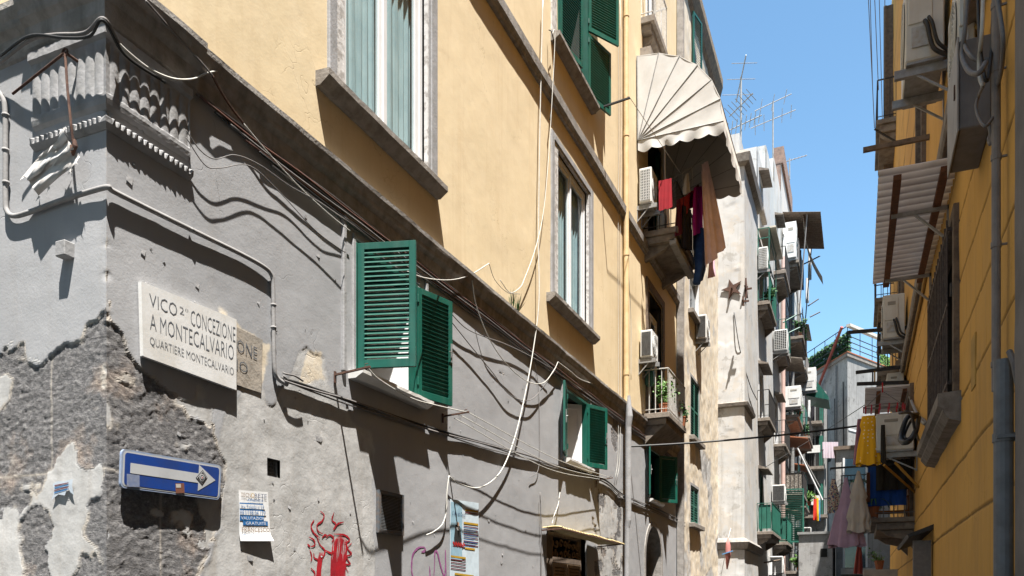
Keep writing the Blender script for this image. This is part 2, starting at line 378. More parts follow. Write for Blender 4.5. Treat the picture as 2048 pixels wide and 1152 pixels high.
Z = axis(0, Z1, [(1.5, .15), (9, .0105)], (W1[2], W1[3], W2[2], W2[3], W3[2], W3[3], HOLE[2], HOLE[3], DOOR[3]))
ss, zz = np.meshgrid(S, Z, indexing='ij')
chips = .006-(ss-Y0)+fbm(ss*9, zz*9, 3, 31)*.09-.022
patch = np.where((poly_sdf(ss, zz, [LS(u, v) for u, v in [(1180,955),(1250,990),(1250,1200),(1195,1200)]]) > -.05), fbm(ss*4, zz*4, 4, 44)*.3-.02, -9)
dR, mR = relief(ss, zz, peelR, thinR, remR, beigeR, np.maximum(chips, patch), LS, 0)
peelL = [[(-80,700),(0,693),(30,681),(52,678),(70,721),(92,721),(125,706),(165,694),(175,655),(198,643),(214,604),(225,604),(225,1200),(-400,1200),(-400,700)]]
remL = [[(-90,1040),(40,1030),(100,950),(128,930),(142,905),(150,950),(198,935),(196,975),(172,1000),(178,1060),(206,1080),(202,1125),(160,1105),(130,1160),(104,1152),(100,1100),(112,1050),(100,1010),(52,1020),(30,1060),(50,1152),(40,1200),(-90,1200)],
        [(-40,736),(20,738),(26,760),(10,795),(-40,800)]]
SL = axis(-9.2, XL, [(-5.5, .2), (0, .0105)])
sl_, zl_ = np.meshgrid(SL, Z, indexing='ij')
chipL = .006-(XL-sl_)+fbm((XL-sl_+Y0)*9, zl_*9, 3, 31)*.09-.022
dL, mL = relief(sl_, zl_, peelL, [], remL, [], chipL, FS, 50)
jx = FS(100, 800)[0]; jz = FS(100, 945)[1]
def joint(mm, h, vs, v0, v1):
    k = np.exp(-(h/.008)**2)*.8
    for vv in vs: k = np.maximum(k, np.exp(-(vv/.007)**2)*((zl_ if mm is mL else zz) > v0)*((zl_ if mm is mL else zz) < v1)*.7)
    mm['edge'] = np.maximum(mm['edge'], k*mm['peel'])
joint(mL, zl_-jz+fbm(sl_*3, zl_*0, 3, 300)*.03, [sl_-jx+fbm(zl_*5, zl_*0, 2, 301)*.02, sl_-jx+.62], jz, 9); joint(mR, zz-jz+fbm(ss*3, zz*0, 3, 302)*.03, [ss-Y0-.42+fbm(zz*5, zz*0, 2, 303)*.02], 0, jz)
dc = dR[0:1, :]                                                  # the two faces share the corner line
wR = np.exp(-((ss-Y0)/.03)**2); dR = dR*(1-wR)+dc*wR; wL = np.exp(-((sl_-XL)/.03)**2); dL = dL*(1-wL)+dc*wL
wall_grid('ground_floor_wall', mGREY, bldA, S, Z, lambda a, z, d: np.stack([XL+dR, a-dR*wR, z], -1), lambda a, z: a,
          [W1, W2, W3, HOLE, DOOR], [(17.72, .76, 2.45)], mR)
wall_grid('ground_floor_side_wall', mGREY, bldA, SL, Z, lambda a, z, d: np.stack([a+dL*wL, Y0-dL, z], -1), lambda a, z: a, masks=mL)
# upper cream walls
U1 = (5.98, 7.48, 6.06, 8.5); U2 = (11.5, 13.0, 6.1, 8.42); U3 = (11.5, 13.0, 10.0, 12.35)
D1 = (17.2, 18.5, 5.52, 8.3); D2 = (17.2, 18.5, 9.36, 11.9); D3 = (17.0, 18.0, 13.8, 16)
HU = [U1, U2, U3, D1, D2, D3]
SU = axis(Y0, A_END, [(9, .04), (99, .07)], sum(([h[0], h[1]] for h in HU), []))
ZU = axis(Z1, 18.1, [(9, .05), (99, .1)], sum(([h[2], h[3]] for h in HU), []))
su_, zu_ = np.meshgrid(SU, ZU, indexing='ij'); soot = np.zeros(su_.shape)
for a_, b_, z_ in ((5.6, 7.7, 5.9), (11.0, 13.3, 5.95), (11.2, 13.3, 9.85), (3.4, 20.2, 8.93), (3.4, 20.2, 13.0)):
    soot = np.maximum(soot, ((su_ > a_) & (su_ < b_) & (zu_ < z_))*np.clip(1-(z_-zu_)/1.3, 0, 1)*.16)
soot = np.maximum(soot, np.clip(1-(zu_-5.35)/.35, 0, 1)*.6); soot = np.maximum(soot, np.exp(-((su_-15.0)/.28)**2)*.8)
wall_grid('upper_wall', mCREAM, bldA, SU, ZU, lambda a, z, d: np.stack([XL+d*np.clip((a-Y0)/.2, 0, 1), a, z], -1),
          lambda a, z: fbm(a*.8, z*.8, 3, 60)*.018+fbm(a*5, z*5, 3, 63)*.003, HU, masks=dict(thin=soot))
SUl = axis(-9.2, XL, [(99, .08)])
wall_grid('upper_side_wall', mCREAM, bldA, SUl, ZU, lambda a, z, d: np.stack([a, Y0-d*np.clip((XL-a)/.2, 0, 1), z], -1),
          lambda a, z: fbm(a*1.1, z*1.1, 3, 70)*.03+fbm(a*5, z*5, 3, 73)*.006)
MB().box((-9.2, Y0+.01, 18.1), (XL-.01, A_END, 18.2)).build('roof', mCONC, bldA)
MB().box((-9.2, A_END-.1, 0), (XL-.06, A_END-.01, 18.1)).box((-9.2, Y0+.05, 0), (-9.1, A_END-.1, 18.1)).build('rear_wall', mCREAM, bldA)
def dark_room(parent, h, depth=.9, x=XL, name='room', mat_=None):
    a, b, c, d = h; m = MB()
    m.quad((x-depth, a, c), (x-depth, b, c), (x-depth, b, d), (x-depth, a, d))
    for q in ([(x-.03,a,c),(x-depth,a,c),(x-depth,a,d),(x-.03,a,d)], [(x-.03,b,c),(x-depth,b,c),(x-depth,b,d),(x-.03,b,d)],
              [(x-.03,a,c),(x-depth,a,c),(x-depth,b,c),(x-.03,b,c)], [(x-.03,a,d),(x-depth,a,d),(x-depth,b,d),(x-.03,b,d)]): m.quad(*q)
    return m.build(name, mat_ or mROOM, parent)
def reveal(h, mat_, parent, depth=.14, x=XL, lip=.015, name='reveal'):
    a, b, c, d = h; m = MB(); t = .02
    m.box((x-depth, a-t, c), (x+lip, a, d)).box((x-depth, b, c), (x+lip, b+t, d)).box((x-depth, a-t, d), (x+lip, b+t, d+t)).box((x-depth, a-t, c-t), (x+lip, b+t, c))
    return m.build(name, mat_, parent)
def path_A(e=0):
    """plan path of the mouldings round the corner, with the break forward over the corner pilaster"""
    def f(p, z):
        n1 = [(-9.2+i*.08, Y0-p) for i in range(int(4.35/.08))]; q = e
        pts = n1+[(-4.85, Y0-p), (-4.85, Y0-p-q)]+[(-4.85+i*.08, Y0-p-q) for i in range(1, 8)]
        pts += [(XL+p+q, Y0-p-q)]+[(XL+p+q, Y0+i*.08) for i in range(0, 9)]+[(XL+p+q, 4.22), (XL+p, 4.22)]
        s = 4.28
        while s < A_END: pts.append((XL+p, s)); s += .11
        pts.append((XL+p, A_END))
        out = []
        for i, (x, y) in enumerate(pts):
            j = float(fbm(x*3+y*3+p*11, z*7, 3, 80))*.02 if p > .005 else 0
            k = float(fbm(x*2.1+y*2.1, z*3+5, 2, 81))*.022
            out.append((x+(j if y > Y0-.01 else 0), y-(j if y <= Y0 else 0), z+k))
        return out
    return f
MB().sweep([(-.02, 5.04), (.012, 5.08), (.022, 5.12), (.026, 5.20), (.062, 5.235), (.068, 5.25), (.072, 5.275), (.092, 5.31), (.1, 5.335), (.102, 5.375), (.05, 5.40), (-.03, 5.42)], path_A(.035)).build('cornice', mSTONE, bldA, smooth=False)
def straight(a, b, st=.15, k=0, x=XL, amp=.012):
    n = max(2, int((b-a)/st))
    return lambda p, z: [(x+p+(float(fbm(i*.4+p*9, z*5, 2, k))*amp if p > .004 else 0), a+(b-a)*i/n, z+float(fbm(i*.3, z, 2, k+1))*amp) for i in range(n+1)]
MB().sweep([(-.02, 8.93), (.05, 8.935), (.06, 8.97), (.095, 9.0), (.1, 9.13), (.02, 9.17), (-.02, 9.18)], straight(Y0, A_END+.02, .2, 90)).build('string_course', mSTONE, bldA)
MB().sweep([(-.02, 17.7), (.1, 17.75), (.12, 18.05), (.02, 18.15), (-.02, 18.2)], straight(Y0, A_END, .3, 91)).build('eaves', mSTONE, bldA)
# ---- corner pilaster capital with flutes and a beaded strip
def corner_strip(prof, f, x0=-4.835, y1=4.175):
    rows = []
    for p, z in prof:
        row = []
        n = 90
        for i in range(n+1): s = i/n*(-x0+XL); row.append((x0+s, Y0-p-f(s+.003, z)*p, z))
        row[-1] = (XL+p, Y0-p, z)
        for i in range(1, n+1): s = i/n*(y1-Y0); row.append((XL+p+f(s+.003, z)*p, Y0+s, z))
        rows.append(row)
    return rows
flu = lambda s, z: (-.55+.5*abs(math.sin(math.pi*s/.079))**.5)*(1 if 4.66 < z < 4.985 else 0) + float(fbm(s*30, z*14, 3, 95))*.14
pr = [(-.4, 4.56), (.0, 4.575), (.02, 4.60), (.026, 4.63), (.026, 4.655)]+[(.026, 4.665+i*.04) for i in range(8)]+[(.026, 4.985), (.05, 5.0), (.05, 5.05), (-.3, 5.06)]
pr[0] = (-.01, 4.57)
MB().grid(corner_strip(pr, flu)).build('pilaster_capital', mGPAINT, bldA, smooth=False, label='fluted capital of the corner pilaster under flaking grey paint')
bead = lambda s, z: (0 if z < 4.50 else 1)*(.55*abs(math.sin(math.pi*s/.042))-.35)+float(fbm(s*40, z*30, 2, 97))*.2
MB().grid(corner_strip([(-.01, 4.445), (.008, 4.447), (.026, 4.462), (.038, 4.475), (.042, 4.505), (.03, 4.515), (-.01, 4.52)], bead, -4.83, 4.19)).build('beaded_strip', mGPAINT, bldA)
# ---- sills
def sill(parent, a, b, z0, z1, p, mat_=None, x=XL, k=0, name='sill', taper=.5):
    prof = [(-.03, z0), (p*taper, z0), (p*.9, z0+(z1-z0)*.45), (p, z0+(z1-z0)*.55), (p, z1), (-.03, z1+.012)]
    n = 24; rows = []
    for q, z in prof:
        rows.append([(x+q+float(fbm(i*.7+z*20, q*30, 2, k))*.010, a+(b-a)*i/n, z+float(fbm(i*.6, q*20+z, 2, k+2))*.010) for i in range(n+1)])
    m = MB().grid(rows)
    for j in (0, -1): m.quad(*[r[j] for r in rows])
    return m.build(name, mat_ or mSILL, parent)
# ---- casement of two white sashes; the window part is its fixed frame
def casement(parent, h, x=XL, inset=.06, bar=.06, curtain=True, sashw=.07, mat_=None, transom=None, name='window', pane=None):
    a, b, c, d = h; xi = x-inset; mt = mat_ or mWHITE; m = MB()
    for q in (((xi-.07, a, c), (xi, a+bar, d)), ((xi-.07, b-bar, c), (xi, b, d)), ((xi-.07, a+bar, c), (xi, b-bar, c+bar)), ((xi-.07, a+bar, d-bar), (xi, b-bar, d))): m.box(*q)
    f = m.build(name, mt, parent, bevel=.004)
    mid = (a+b)/2
    for lo, hi in ((a+bar+.004, mid-.003), (mid+.003, b-bar-.004)):
        s = MB(); x2 = xi-.012; x1 = xi-.055; zl, zh = c+bar+.004, d-bar-.004
        s.box((x1, lo, zl), (x2, lo+sashw, zh)).box((x1, hi-sashw, zl), (x2, hi, zh)).box((x1, lo+sashw, zl), (x2, hi-sashw, zl+sashw)).box((x1, lo+sashw, zh-sashw), (x2, hi-sashw, zh))
        if transom: s.box((x1, lo+sashw, transom), (x2, hi-sashw, transom+.04))
        s.build('sash', mt, f, bevel=.003)
    MB().box((xi-.0115, mid-.022, c+bar), (xi+.008, mid+.022, d-bar)).build('closing_strip', mt, f, bevel=.003)
    MB().quad((xi-.03, a+bar, c+bar), (xi-.03, b-bar, c+bar), (xi-.03, b-bar, d-bar), (xi-.03, a+bar, d-bar)).build('pane', pane or mGLASS, f)
    if curtain:
        n = 90; P = [[(xi-.12+.018*math.sin(t*57+z*.4)+.012*math.sin(t*131), t, z) for z in (c, (c+d)/2, d)] for t in [a+(b-a)*i/n for i in range(n+1)]]
        MB().grid(P).build('curtain', mCURT, f, smooth=True)
    return f
# ---- louvered shutter leaf hinged at (x,s); ang measured from the closed position
def leaf(m, x, s, z0, z1, w, ang, side, fr=.06, th=.035, pitch=.043, tilt=35, mid=False):
    """side=+1: hinge at low s and the closed leaf runs to +s; -1: the mirror"""
    a = R(ang); d = Vector((math.sin(a), side*math.cos(a), 0)); nrm = Vector((math.cos(a), -side*math.sin(a), 0)); o = Vector((x, s, 0))
    def B(u0, u1, w0, w1, z0_, z1_):
        q = []
        for z in (z0_, z1_):
            for u, t in ((u0, w0), (u1, w0), (u1, w1), (u0, w1)): q.append(o+d*u+nrm*t+Vector((0, 0, z)))
        m.add(q, [(0,3,2,1), (4,5,6,7), (0,1,5,4), (1,2,6,5), (2,3,7,6), (3,0,4,7)])
    B(0, fr, 0, th, z0, z1); B(w-fr, w, 0, th, z0, z1); B(fr, w-fr, 0, th, z0, z0+fr*1.25); B(fr, w-fr, 0, th, z1-fr, z1)
    if mid: B(fr, w-fr, 0, th, (z0+z1)/2-.03, (z0+z1)/2+.03)
    z = z0+fr*1.25+.012; ty = math.tan(R(tilt))
    while z < z1-fr-.02:
        if not (mid and abs(z-(z0+z1)/2) < .06):
            q = []
            for u in (fr-.004, w-fr+.004):
                for t, dz in ((.002, .036), (th-.002, -.002), (th-.002, .006), (.002, .044)):
                    q.append(o+d*u+nrm*t+Vector((0, 0, z+dz)))
            m.add(q, [(0,3,2,1), (4,5,6,7), (0,1,5,4), (1,2,6,5), (2,3,7,6), (3,0,4,7)])
        z += pitch
    for zh in (z0+.12, z1-.16): m.tube([o+Vector((0, 0, zh)), o+Vector((0, 0, zh+.08))], .014, 6)
    return m
# --- three mezzanine windows with green shutters
def mezz(h, angL, angR, wl, inner=True, sillp=.17, sillx=(.1, .1), seed=0):
    a, b, c, d = h
    f = MB()
    for q in (((XL-.10, a, c), (XL+.02, a+.045, d)), ((XL-.10, b-.045, c), (XL+.02, b, d)), ((XL-.10, a+.045, d-.045), (XL+.02, b-.045, d))): f.box(*q)
    win = f.build('window', mGREEN, bldA, bevel=.004)
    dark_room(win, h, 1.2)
    for ang, side, s0 in ((angL, 1, a+.02), (angR, -1, b-.02)):
        leaf(MB(), XL+.03, s0, c+.02, d-.02, wl, ang, side).build('shutter', mGREEN, win, bevel=.003)
        k = MB(); aa = R(ang); dd = Vector((math.sin(aa), side*math.cos(aa), 0)); nn = Vector((math.cos(aa), -side*math.sin(aa), 0))
        e = Vector((XL+.03, s0, (c+d)/2))+dd*(wl-.03)
        k.bar(e-nn*.012+Vector((0,0,-.1)), e-nn*.012+Vector((0,0,.1)), .02, .008); k.tube([e-nn*.01, e-nn*.035, e-nn*.035-dd*.06], .006, 5)
        k.build('latch', mGMET, win)
    if inner:                                      # white inner sashes folded back into the room
        x2 = XL-.065
        for s0, sg in ((a+.06, -1), (b-.06, 1)):
            g = MB(); g.M = Matrix.Translation((x2, s0, 0)) @ Matrix.Rotation(R(38*sg), 4, 'Z')
            for q in (((-.42, -.02, c+.03), (0, .02, c+.11)), ((-.42, -.02, d-.12), (0, .02, d-.04)), ((-.42, -.02, c+.11), (-.35, .02, d-.12)), ((-.07, -.02, c+.11), (0, .02, d-.12))): g.box(*q)
            g.box((-.35, -.006, c+.11), (-.07, .006, d-.12))
            g.M = None; g.build('sash', mWHITE, win)
    sill(win, a-sillx[0], b+sillx[1], c-.09, c-.02, sillp, mMARB if seed != 9 else mSILL, k=seed)
    sur = MB()                                      # raised moulding round the opening
    e = .16
    sur.box((XL-.01, a-e-.05, c-.05), (XL+.028, a-e, d+.12)).box((XL-.01, b+e, d-.25), (XL+.028, b+e+.05, d+.12)).box((XL-.01, a-e-.05, d+.12), (XL+.034, b+e+.05, d+.19))
    sur.box((XL-.01, a-.05, c), (XL+.018, a-.0, d+.02)).box((XL-.01, a-.05, d+.02), (XL+.018, b+.05, d+.07)).box((XL-.01, b, c), (XL+.018, b+.05, d))
    sur.build('surround', mGPAINT, win, bevel=.008)
    return win
w1 = mezz(W1, 74, 166, .535, seed=1, sillp=.15)
w2 = mezz(W2, 164, 157, .52, seed=4, sillp=.12)
w3 = mezz(W3, 165, 140, .50, seed=7, inner=False, sillp=.12)
# --- big white windows of the first floor
def big(h, sl, sr, p=.14, curtain=True, seed=0):
    a, b, c, d = h
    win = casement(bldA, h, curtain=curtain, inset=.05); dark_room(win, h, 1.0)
    reveal(h, mPEELW, win, .2)
    s = MB(); x = XL
    s.box((x-.01, sl, c-.02), (x+.03, sl+.12, d+.14)).box((x-.01, sr-.14, c-.02), (x+.03, sr, d+.14)).box((x-.01, sl+.12, d+.03), (x+.03, sr-.14, d+.14))
    s.build('surround', mGPAINT, win, bevel=.01)
    s = MB().box((x-.01, sl+.12, c-.02), (x+.012, a-.02, d+.03)); s.build('flaking_band', mPEELW, win); MB().box((x-.01, b+.02, c-.02), (x+.02, sr-.142, d+.03)).build('surround_step', mGPAINT, win)
    sill(win, sl-.16, sr+.02, c-.15, c-.03, p, k=seed, taper=.35)
    return win
big(U1, 5.74, 7.68, .14, seed=11); big(U2, 11.2, 13.24, .14, seed=15)
# --- second floor window with split green shutters
win = MB().box((XL-.1, 11.5, 10), (XL+.02, 11.56, 12.35)).box((XL-.1, 12.94, 10), (XL+.02, 13.0, 12.35)).box((XL-.1, 11.56, 12.29), (XL+.02, 12.94, 12.35)).build('window', mGREEN, bldA)
dark_room(win, U3, 1.0); sill(win, 11.2, 13.2, 9.86, 9.98, .15, k=21, taper=.4)
MB().box((XL-.01, 11.2, 10), (XL+.03, 11.4, 12.6)).box((XL-.01, 11.4, 12.45), (XL+.03, 13.2, 12.6)).build('surround', mPEELW, win)
leaf(MB(), XL+.0, 11.56, 10.02, 11.13, .68, 12, 1).build('shutter', mGREEN, win)
leaf(MB(), XL+.0, 11.56, 11.17, 12.27, .68, 12, 1).build('shutter', mGREEN, win)
leaf(MB(), XL+.03, 12.96, 10.02, 11.1, .68, 163, -1).build('shutter', mGREEN, win)
leaf(MB(), XL+.03, 12.96, 11.14, 12.27, .68, 148, -1).build('shutter', mGREEN, win)
# --- balcony doors
def balcony(parent, a, b, z, p, rail_mat, t=.16, h=1.0, x=XL, slab=None, bars=.11, r=.009, corbel=True, near=True, name='balcony', solid=None):
    m = MB(); m.box((x-.02, a, z-t*.45), (x+p, b, z)); m.box((x-.02, a+.05, z-t), (x+p-.07, b-.05, z-t*.45-.003))
    if corbel:
        for s0 in (a+.18, b-.3):
            m.prism([(x-.02, s0, z-t-.002), (x+p*.75, s0, z-t-.002), (x+p*.6, s0, z-t-.09), (x-.02, s0, z-t-.3)], (0, .12, 0))
    o = m.build(name, slab or mSLAT, parent, bevel=.006); g = MB(); q = .03
    X2 = x+p-q; pts = [(x, a+q), (X2, a+q), (X2, b-q), (x, b-q)]
    for i in range(3):
        (x0, y0), (x1, y1) = pts[i], pts[i+1]; L = math.hypot(x1-x0, y1-y0); n = max(2, int(L/bars))
        g.bar((x0, y0, z+h), (x1, y1, z+h), .035, .02); g.bar((x0, y0, z+.08), (x1, y1, z+.08), .02, .012)
        for k in range(n+1):
            f = k/n; g.tube([(x0+(x1-x0)*f, y0+(y1-y0)*f, z), (x0+(x1-x0)*f, y0+(y1-y0)*f, z+h)], r, 4, cap=False)
    g.build('railing', rail_mat, o)
    if solid: MB().box((X2-.02, a+.05, z+.1), (X2-.012, b-.05, z+h-.05)).box((x+.05, a+.05, z+.1), (X2-.05, a+.058, z+h-.05)).build('screen', solid, o)
    return o
MWR = M('white_railing_paint', (.72, .71, .68), (.55, .5, .45), 30, .5)
d1 = casement(bldA, (17.2, 18.5, 5.52, 8.0), inset=.1, curtain=False, name='balcony_door', pane=mBGLASS); dark_room(d1, D1, 1.0)
MB().box((XL-.01, 17.0, 5.52), (XL+.04, 17.18, 8.5)).box((XL-.01, 18.52, 5.52), (XL+.04, 18.7, 8.5)).box((XL-.01, 17.18, 8.32), (XL+.04, 18.52, 8.5)).build('surround', mTIMB, d1)
d2 = MB().box((XL-.12, 17.2, 9.36), (XL-.04, 17.26, 11.9)).box((XL-.12, 18.44, 9.36), (XL-.04, 18.5, 11.9)).build('balcony_door', mGREEN2, bldA); dark_room(d2, D2, 1.0)
d3 = casement(bldA, D3, inset=.1, curtain=False, name='balcony_door', pane=mBGLASS); dark_room(d3, D3, 1.0)
b1 = balcony(bldA, 16.75, 18.87, 9.34, .74, mIRON, t=.26, h=.95, name='balcony')
MB().box((XL+.56, 16.8, 9.0), (XL+.70, 17.75, 9.11)).box((XL+.56, 17.78, 9.0), (XL+.70, 18.8, 9.11)).build('stone_edge', mCONC, b1)
b2 = balcony(bldA, 16.75, 18.6, 5.5, .56, MWR, t=.24, h=.92, name='balcony', corbel=False)
MB().prism([(XL, 16.85, 5.26), (XL+.47, 16.85, 5.26), (XL+.3, 16.85, 5.13), (XL+.12, 16.85, 4.98), (XL, 16.85, 4.85)], (0, 1.65, 0)).build('slab_moulding', mSLAT, b2)
b3 = balcony(bldA, 16.6, 17.95, 13.78, .28, MWR, t=.3, h=1.0, name='balcony')
MB().box((XL-.02, 16.55, 12.9), (XL+.22, 17.3, 13.1)).build('corbel_block', mSLAT, b3)
# --- street door with fretwork transom under the plastic canopy
dr = MB()
a, b, c, d = DOOR
for q in (((XL-.2, a, 0), (XL-.1, a+.5, d)), ((XL-.2, b-.05, 0), (XL-.1, b, d)), ((XL-.2, a+.5, d-.07), (XL-.1, b-.05, d)), ((XL-.2, a+.5, 2.16), (XL-.09, b-.05, 2.24))): dr.box(*q)
dr = dr.build('street_door', mTIMB, bldA); dark_room(dr, DOOR, .8)
reveal(DOOR, mGPAINT, dr, .2, lip=.0)
fw = MB(); rnd = random.Random(3)
for i in range(7):
    for j in range(2):
        cyy = 11.62+i*.2; cz = 2.3+j*.16; r0 = .075; ph = rnd.random()*6
        pts = [(XL-.13, cyy+r0*(1-t/14)*math.cos(ph+t*.55)*1.1, cz+r0*(1-t/14)*math.sin(ph+t*.55)) for t in range(12)]
        fw.tube(pts, .016, 5)
fw.box((XL-.15, 11.55, 2.23), (XL-.11, 11.6, 2.56)).box((XL-.15, 12.86, 2.23), (XL-.11, 12.9, 2.56))
fw.build('fretwork_grille', M('carved_brown_wood', (.34, .2, .09), (.2, .11, .05), 20, .7), dr)
lv = MB(); leaf(lv, XL-.12, 11.57, .1, 2.15, .64, 0, 1, pitch=.05); leaf(lv, XL-.12, 12.88, .1, 2.15, .64, 0, -1, pitch=.05); lv.build('door_leaf', M('pale_brown_shutter', (.36, .25, .15), (.26, .18, .11), 12, .7), dr)
# --- arched doorway
ar = MB(); n = 20; rows = []
for q, rr_ in ((-.35, .74), (.012, .74), (.02, .75), (.02, .86), (-.01, .865)):
    row = [(XL+q, 17.72-rr_, 0), (XL+q, 17.72-rr_, 2.45)]+[(XL+q, 17.72-rr_*math.cos(math.pi*i/n), 2.45+rr_*math.sin(math.pi*i/n)) for i in range(1, n)]+[(XL+q, 17.72+rr_, 2.45), (XL+q, 17.72+rr_, 0)]
    rows.append(row)
ar.grid(rows); arch = ar.build('arched_doorway', mSTONE, bldA)
MB().box((XL-.36, 16.9, 0), (XL-.33, 18.5, 3.3)).build('door_leaf', mTIMB, arch)
# --- little louvred ventilation grille and barred hole
v = MB(); a, b, c, d = 6.51, 6.965, 2.225, 2.63
for q in (((XL-.01, a, c), (XL+.035, a+.035, d)), ((XL-.01, b-.035, c), (XL+.035, b, d)), ((XL-.01, a+.035, c), (XL+.035, b-.035, c+.035)), ((XL-.01, a+.035, d-.035), (XL+.035, b-.035, d))): v.box(*q)
v = v.build('vent_grille', M('blue_grey_metal', (.10, .115, .13), (.15, .12, .1), 20, .6), bldA); s_ = MB()
for i in range(24): z = c+.04+i*.0142; s_.bar((XL+.018, a+.03, z), (XL+.018, b-.03, z), .016, .005)
s_.build('slats', M('vent_slat', (.24, .25, .26), (.17, .17, .17), 20, .5), v)
MB().quad((XL+.004, a+.03, c+.03), (XL+.004, b-.03, c+.03), (XL+.004, b-.03, d-.03), (XL+.004, a+.03, d-.03)).build('backing', mDARK, v)
hb = dark_room(bldA, HOLE, .09, name='wall_hole', mat_=mSTONE); g = MB()
for i in range(5): g.tube([(XL-.05, 4.99+.028*i+.01, 2.55), (XL-.05, 4.99+.028*i+.012, 2.69)], .003, 4)
for i in range(5): g.tube([(XL-.05, 4.985, 2.565+.027*i), (XL-.05, 5.135, 2.565+.027*i)], .003, 4)
g.build('wire_mesh', mGMET, hb)
# --- downpipe at the party line, conduit round the corner
dp = MB().tube([(XL+.08, 15.15, 5.35), (XL+.08, 15.15, 18)], .052, 12)
for z in (5.9, 8.2, 10.5, 12.8): dp.tube([(XL+.08, 15.15, z), (XL+.08, 15.15, z+.1)], .060, 12)
dpo = dp.build('downpipe', mCPIPE, bldA, smooth=False)
lp = MB().tube([(XL+.12, 15.15, 5.5), (XL+.14, 15.15, 5.1), (XL+.12, 15.15, 4.9), (XL+.12, 15.15, 3.1), (XL+.10, 15.15, 2.95), (XL+.07, 15.15, 0)], .075, 12, rr=[.04, .07, .06, .06, .05, .045]); lp.build('lower_pipe', mGPAINT, dpo)
c1 = [PY(-40, 150, Y0-.028), PY(2, 190, Y0-.028), PY(10, 225, Y0-.028), PY(11, 300, Y0-.028), PY(11, 395, Y0-.028), PY(14, 422, Y0-.028), PY(28, 432, Y0-.028), PY(60, 424, Y0-.028), PY(120, 402, Y0-.028), PY(170, 386, Y0-.0285)]
c2 = [Lw(226, 382, .03), Lw(300, 419, .028), Lw(400, 468, .028), Lw(480, 507, .028), Lw(525, 532, .028), Lw(541, 547, .028), Lw(546, 570, .028), Lw(547, 650, .028), Lw(549, 735, .028), Lw(556, 757, .028), Lw(575, 770, .05)]
k = Vector((XL+.04, Y0-.0285, PY(205, 377, Y0-.0285).z))
cd = MB().tube(spline(c1+[k]+c2, 7), .0165, 8)
for p in (PY(11, 230, Y0-.028), PY(11, 300, Y0-.028), PY(12, 365, Y0-.028), Lw(383, 460, .028), Lw(547, 610, .028), Lw(547, 655, .028)): cd.tube([p-Vector((0,0,.008)), p+Vector((0,0,.008))], .022, 8)
cd.build('cable_conduit', mCOND, bldA, smooth=True)
p = PY(140, 505, Y0); MB().box((p.x-.045, Y0-.07, p.z-.045), (p.x+.04, Y0+.01, p.z+.05)).build('junction_box', mGPAINT, bldA, bevel=.006)

rnd = random.Random(40); fl = MB()                  # curled flakes of paint standing off the grey wall
for _ in range(150):
    s = Y0+.1+rnd.random()**1.5*13; z = 1.9+rnd.random()*3.0; w_ = .006+.02*rnd.random()**2; i = min(int(np.searchsorted(S, s)), len(S)-1); j = min(int(np.searchsorted(Z, z)), len(Z)-1)
    if any(h[0]-.15 < s < h[1]+.15 and h[2]-.2 < z < h[3]+.2 for h in (W1, W2, W3)) or s > 10.8 and z < 2.8: continue
    x = XL+dR[i, j]; a = rnd.random()*6.28; q = [Vector((x+(.001 if k < 2 else .003+.006*rnd.random()), s+w_*math.cos(a+k*1.4)*(1+rnd.random()), z+w_*1.3*math.sin(a+k*1.4))) for k in range(4)]; fl.add(q, [(0, 1, 2), (0, 2, 3)])
fo = fl.build('paint_flakes', mGPAINT, bldA); fo['kind'] = 'stuff'
# ================================================================= right side of the street
bldR = thing('ochre_building', 'ochre rendered house with scored block joints on the shaded side', 'building', (XR, 5.3, 0))
REND = 26.5
RW = (8.5, 10.95, 3.5, 5.2)
R2 = (15.3, 16.6, 2.96, 5.1); R3 = (12.6, 13.7, 7.6, 9.6); R4 = (18.5, 19.6, 6.5, 8.6); R5 = (18.0, 19.2, 3.0, 5.0)
def groove(s, z):
    """depth of the scored joints, ragged"""
    ze = z-2.29+fbm(s*.8, z*0+2, 3, 120)*.03; row = np.floor(ze/.555); dz = abs(ze/.555-np.round(ze/.555))*.555
    off = np.mod(row*.37, 1)*1.1; wv = .98; se = s-off+fbm(z*1.5, s*0+row, 2, 121)*.02; ds = abs(se/wv-np.round(se/wv))*wv
    rg = 1+fbm(s*14, z*14, 3, 122)*1.1
    return -.014*np.clip(1-dz/(.016*rg), 0, 1)**.6-.006*np.clip(1-ds/(.008*rg), 0, 1)**.7
SR = axis(5.3, REND, [(9, .0125), (14, .03), (99, .08)], (RW[0], RW[1], R2[0], R2[1], R3[0], R3[1], R4[0], R4[1]))
ZR = axis(0, 18.5, [(1.6, .2), (6.2, .012), (99, .1)], (RW[2], RW[3], R2[2], R2[3], R3[2], R3[3], R4[2], R4[3]))
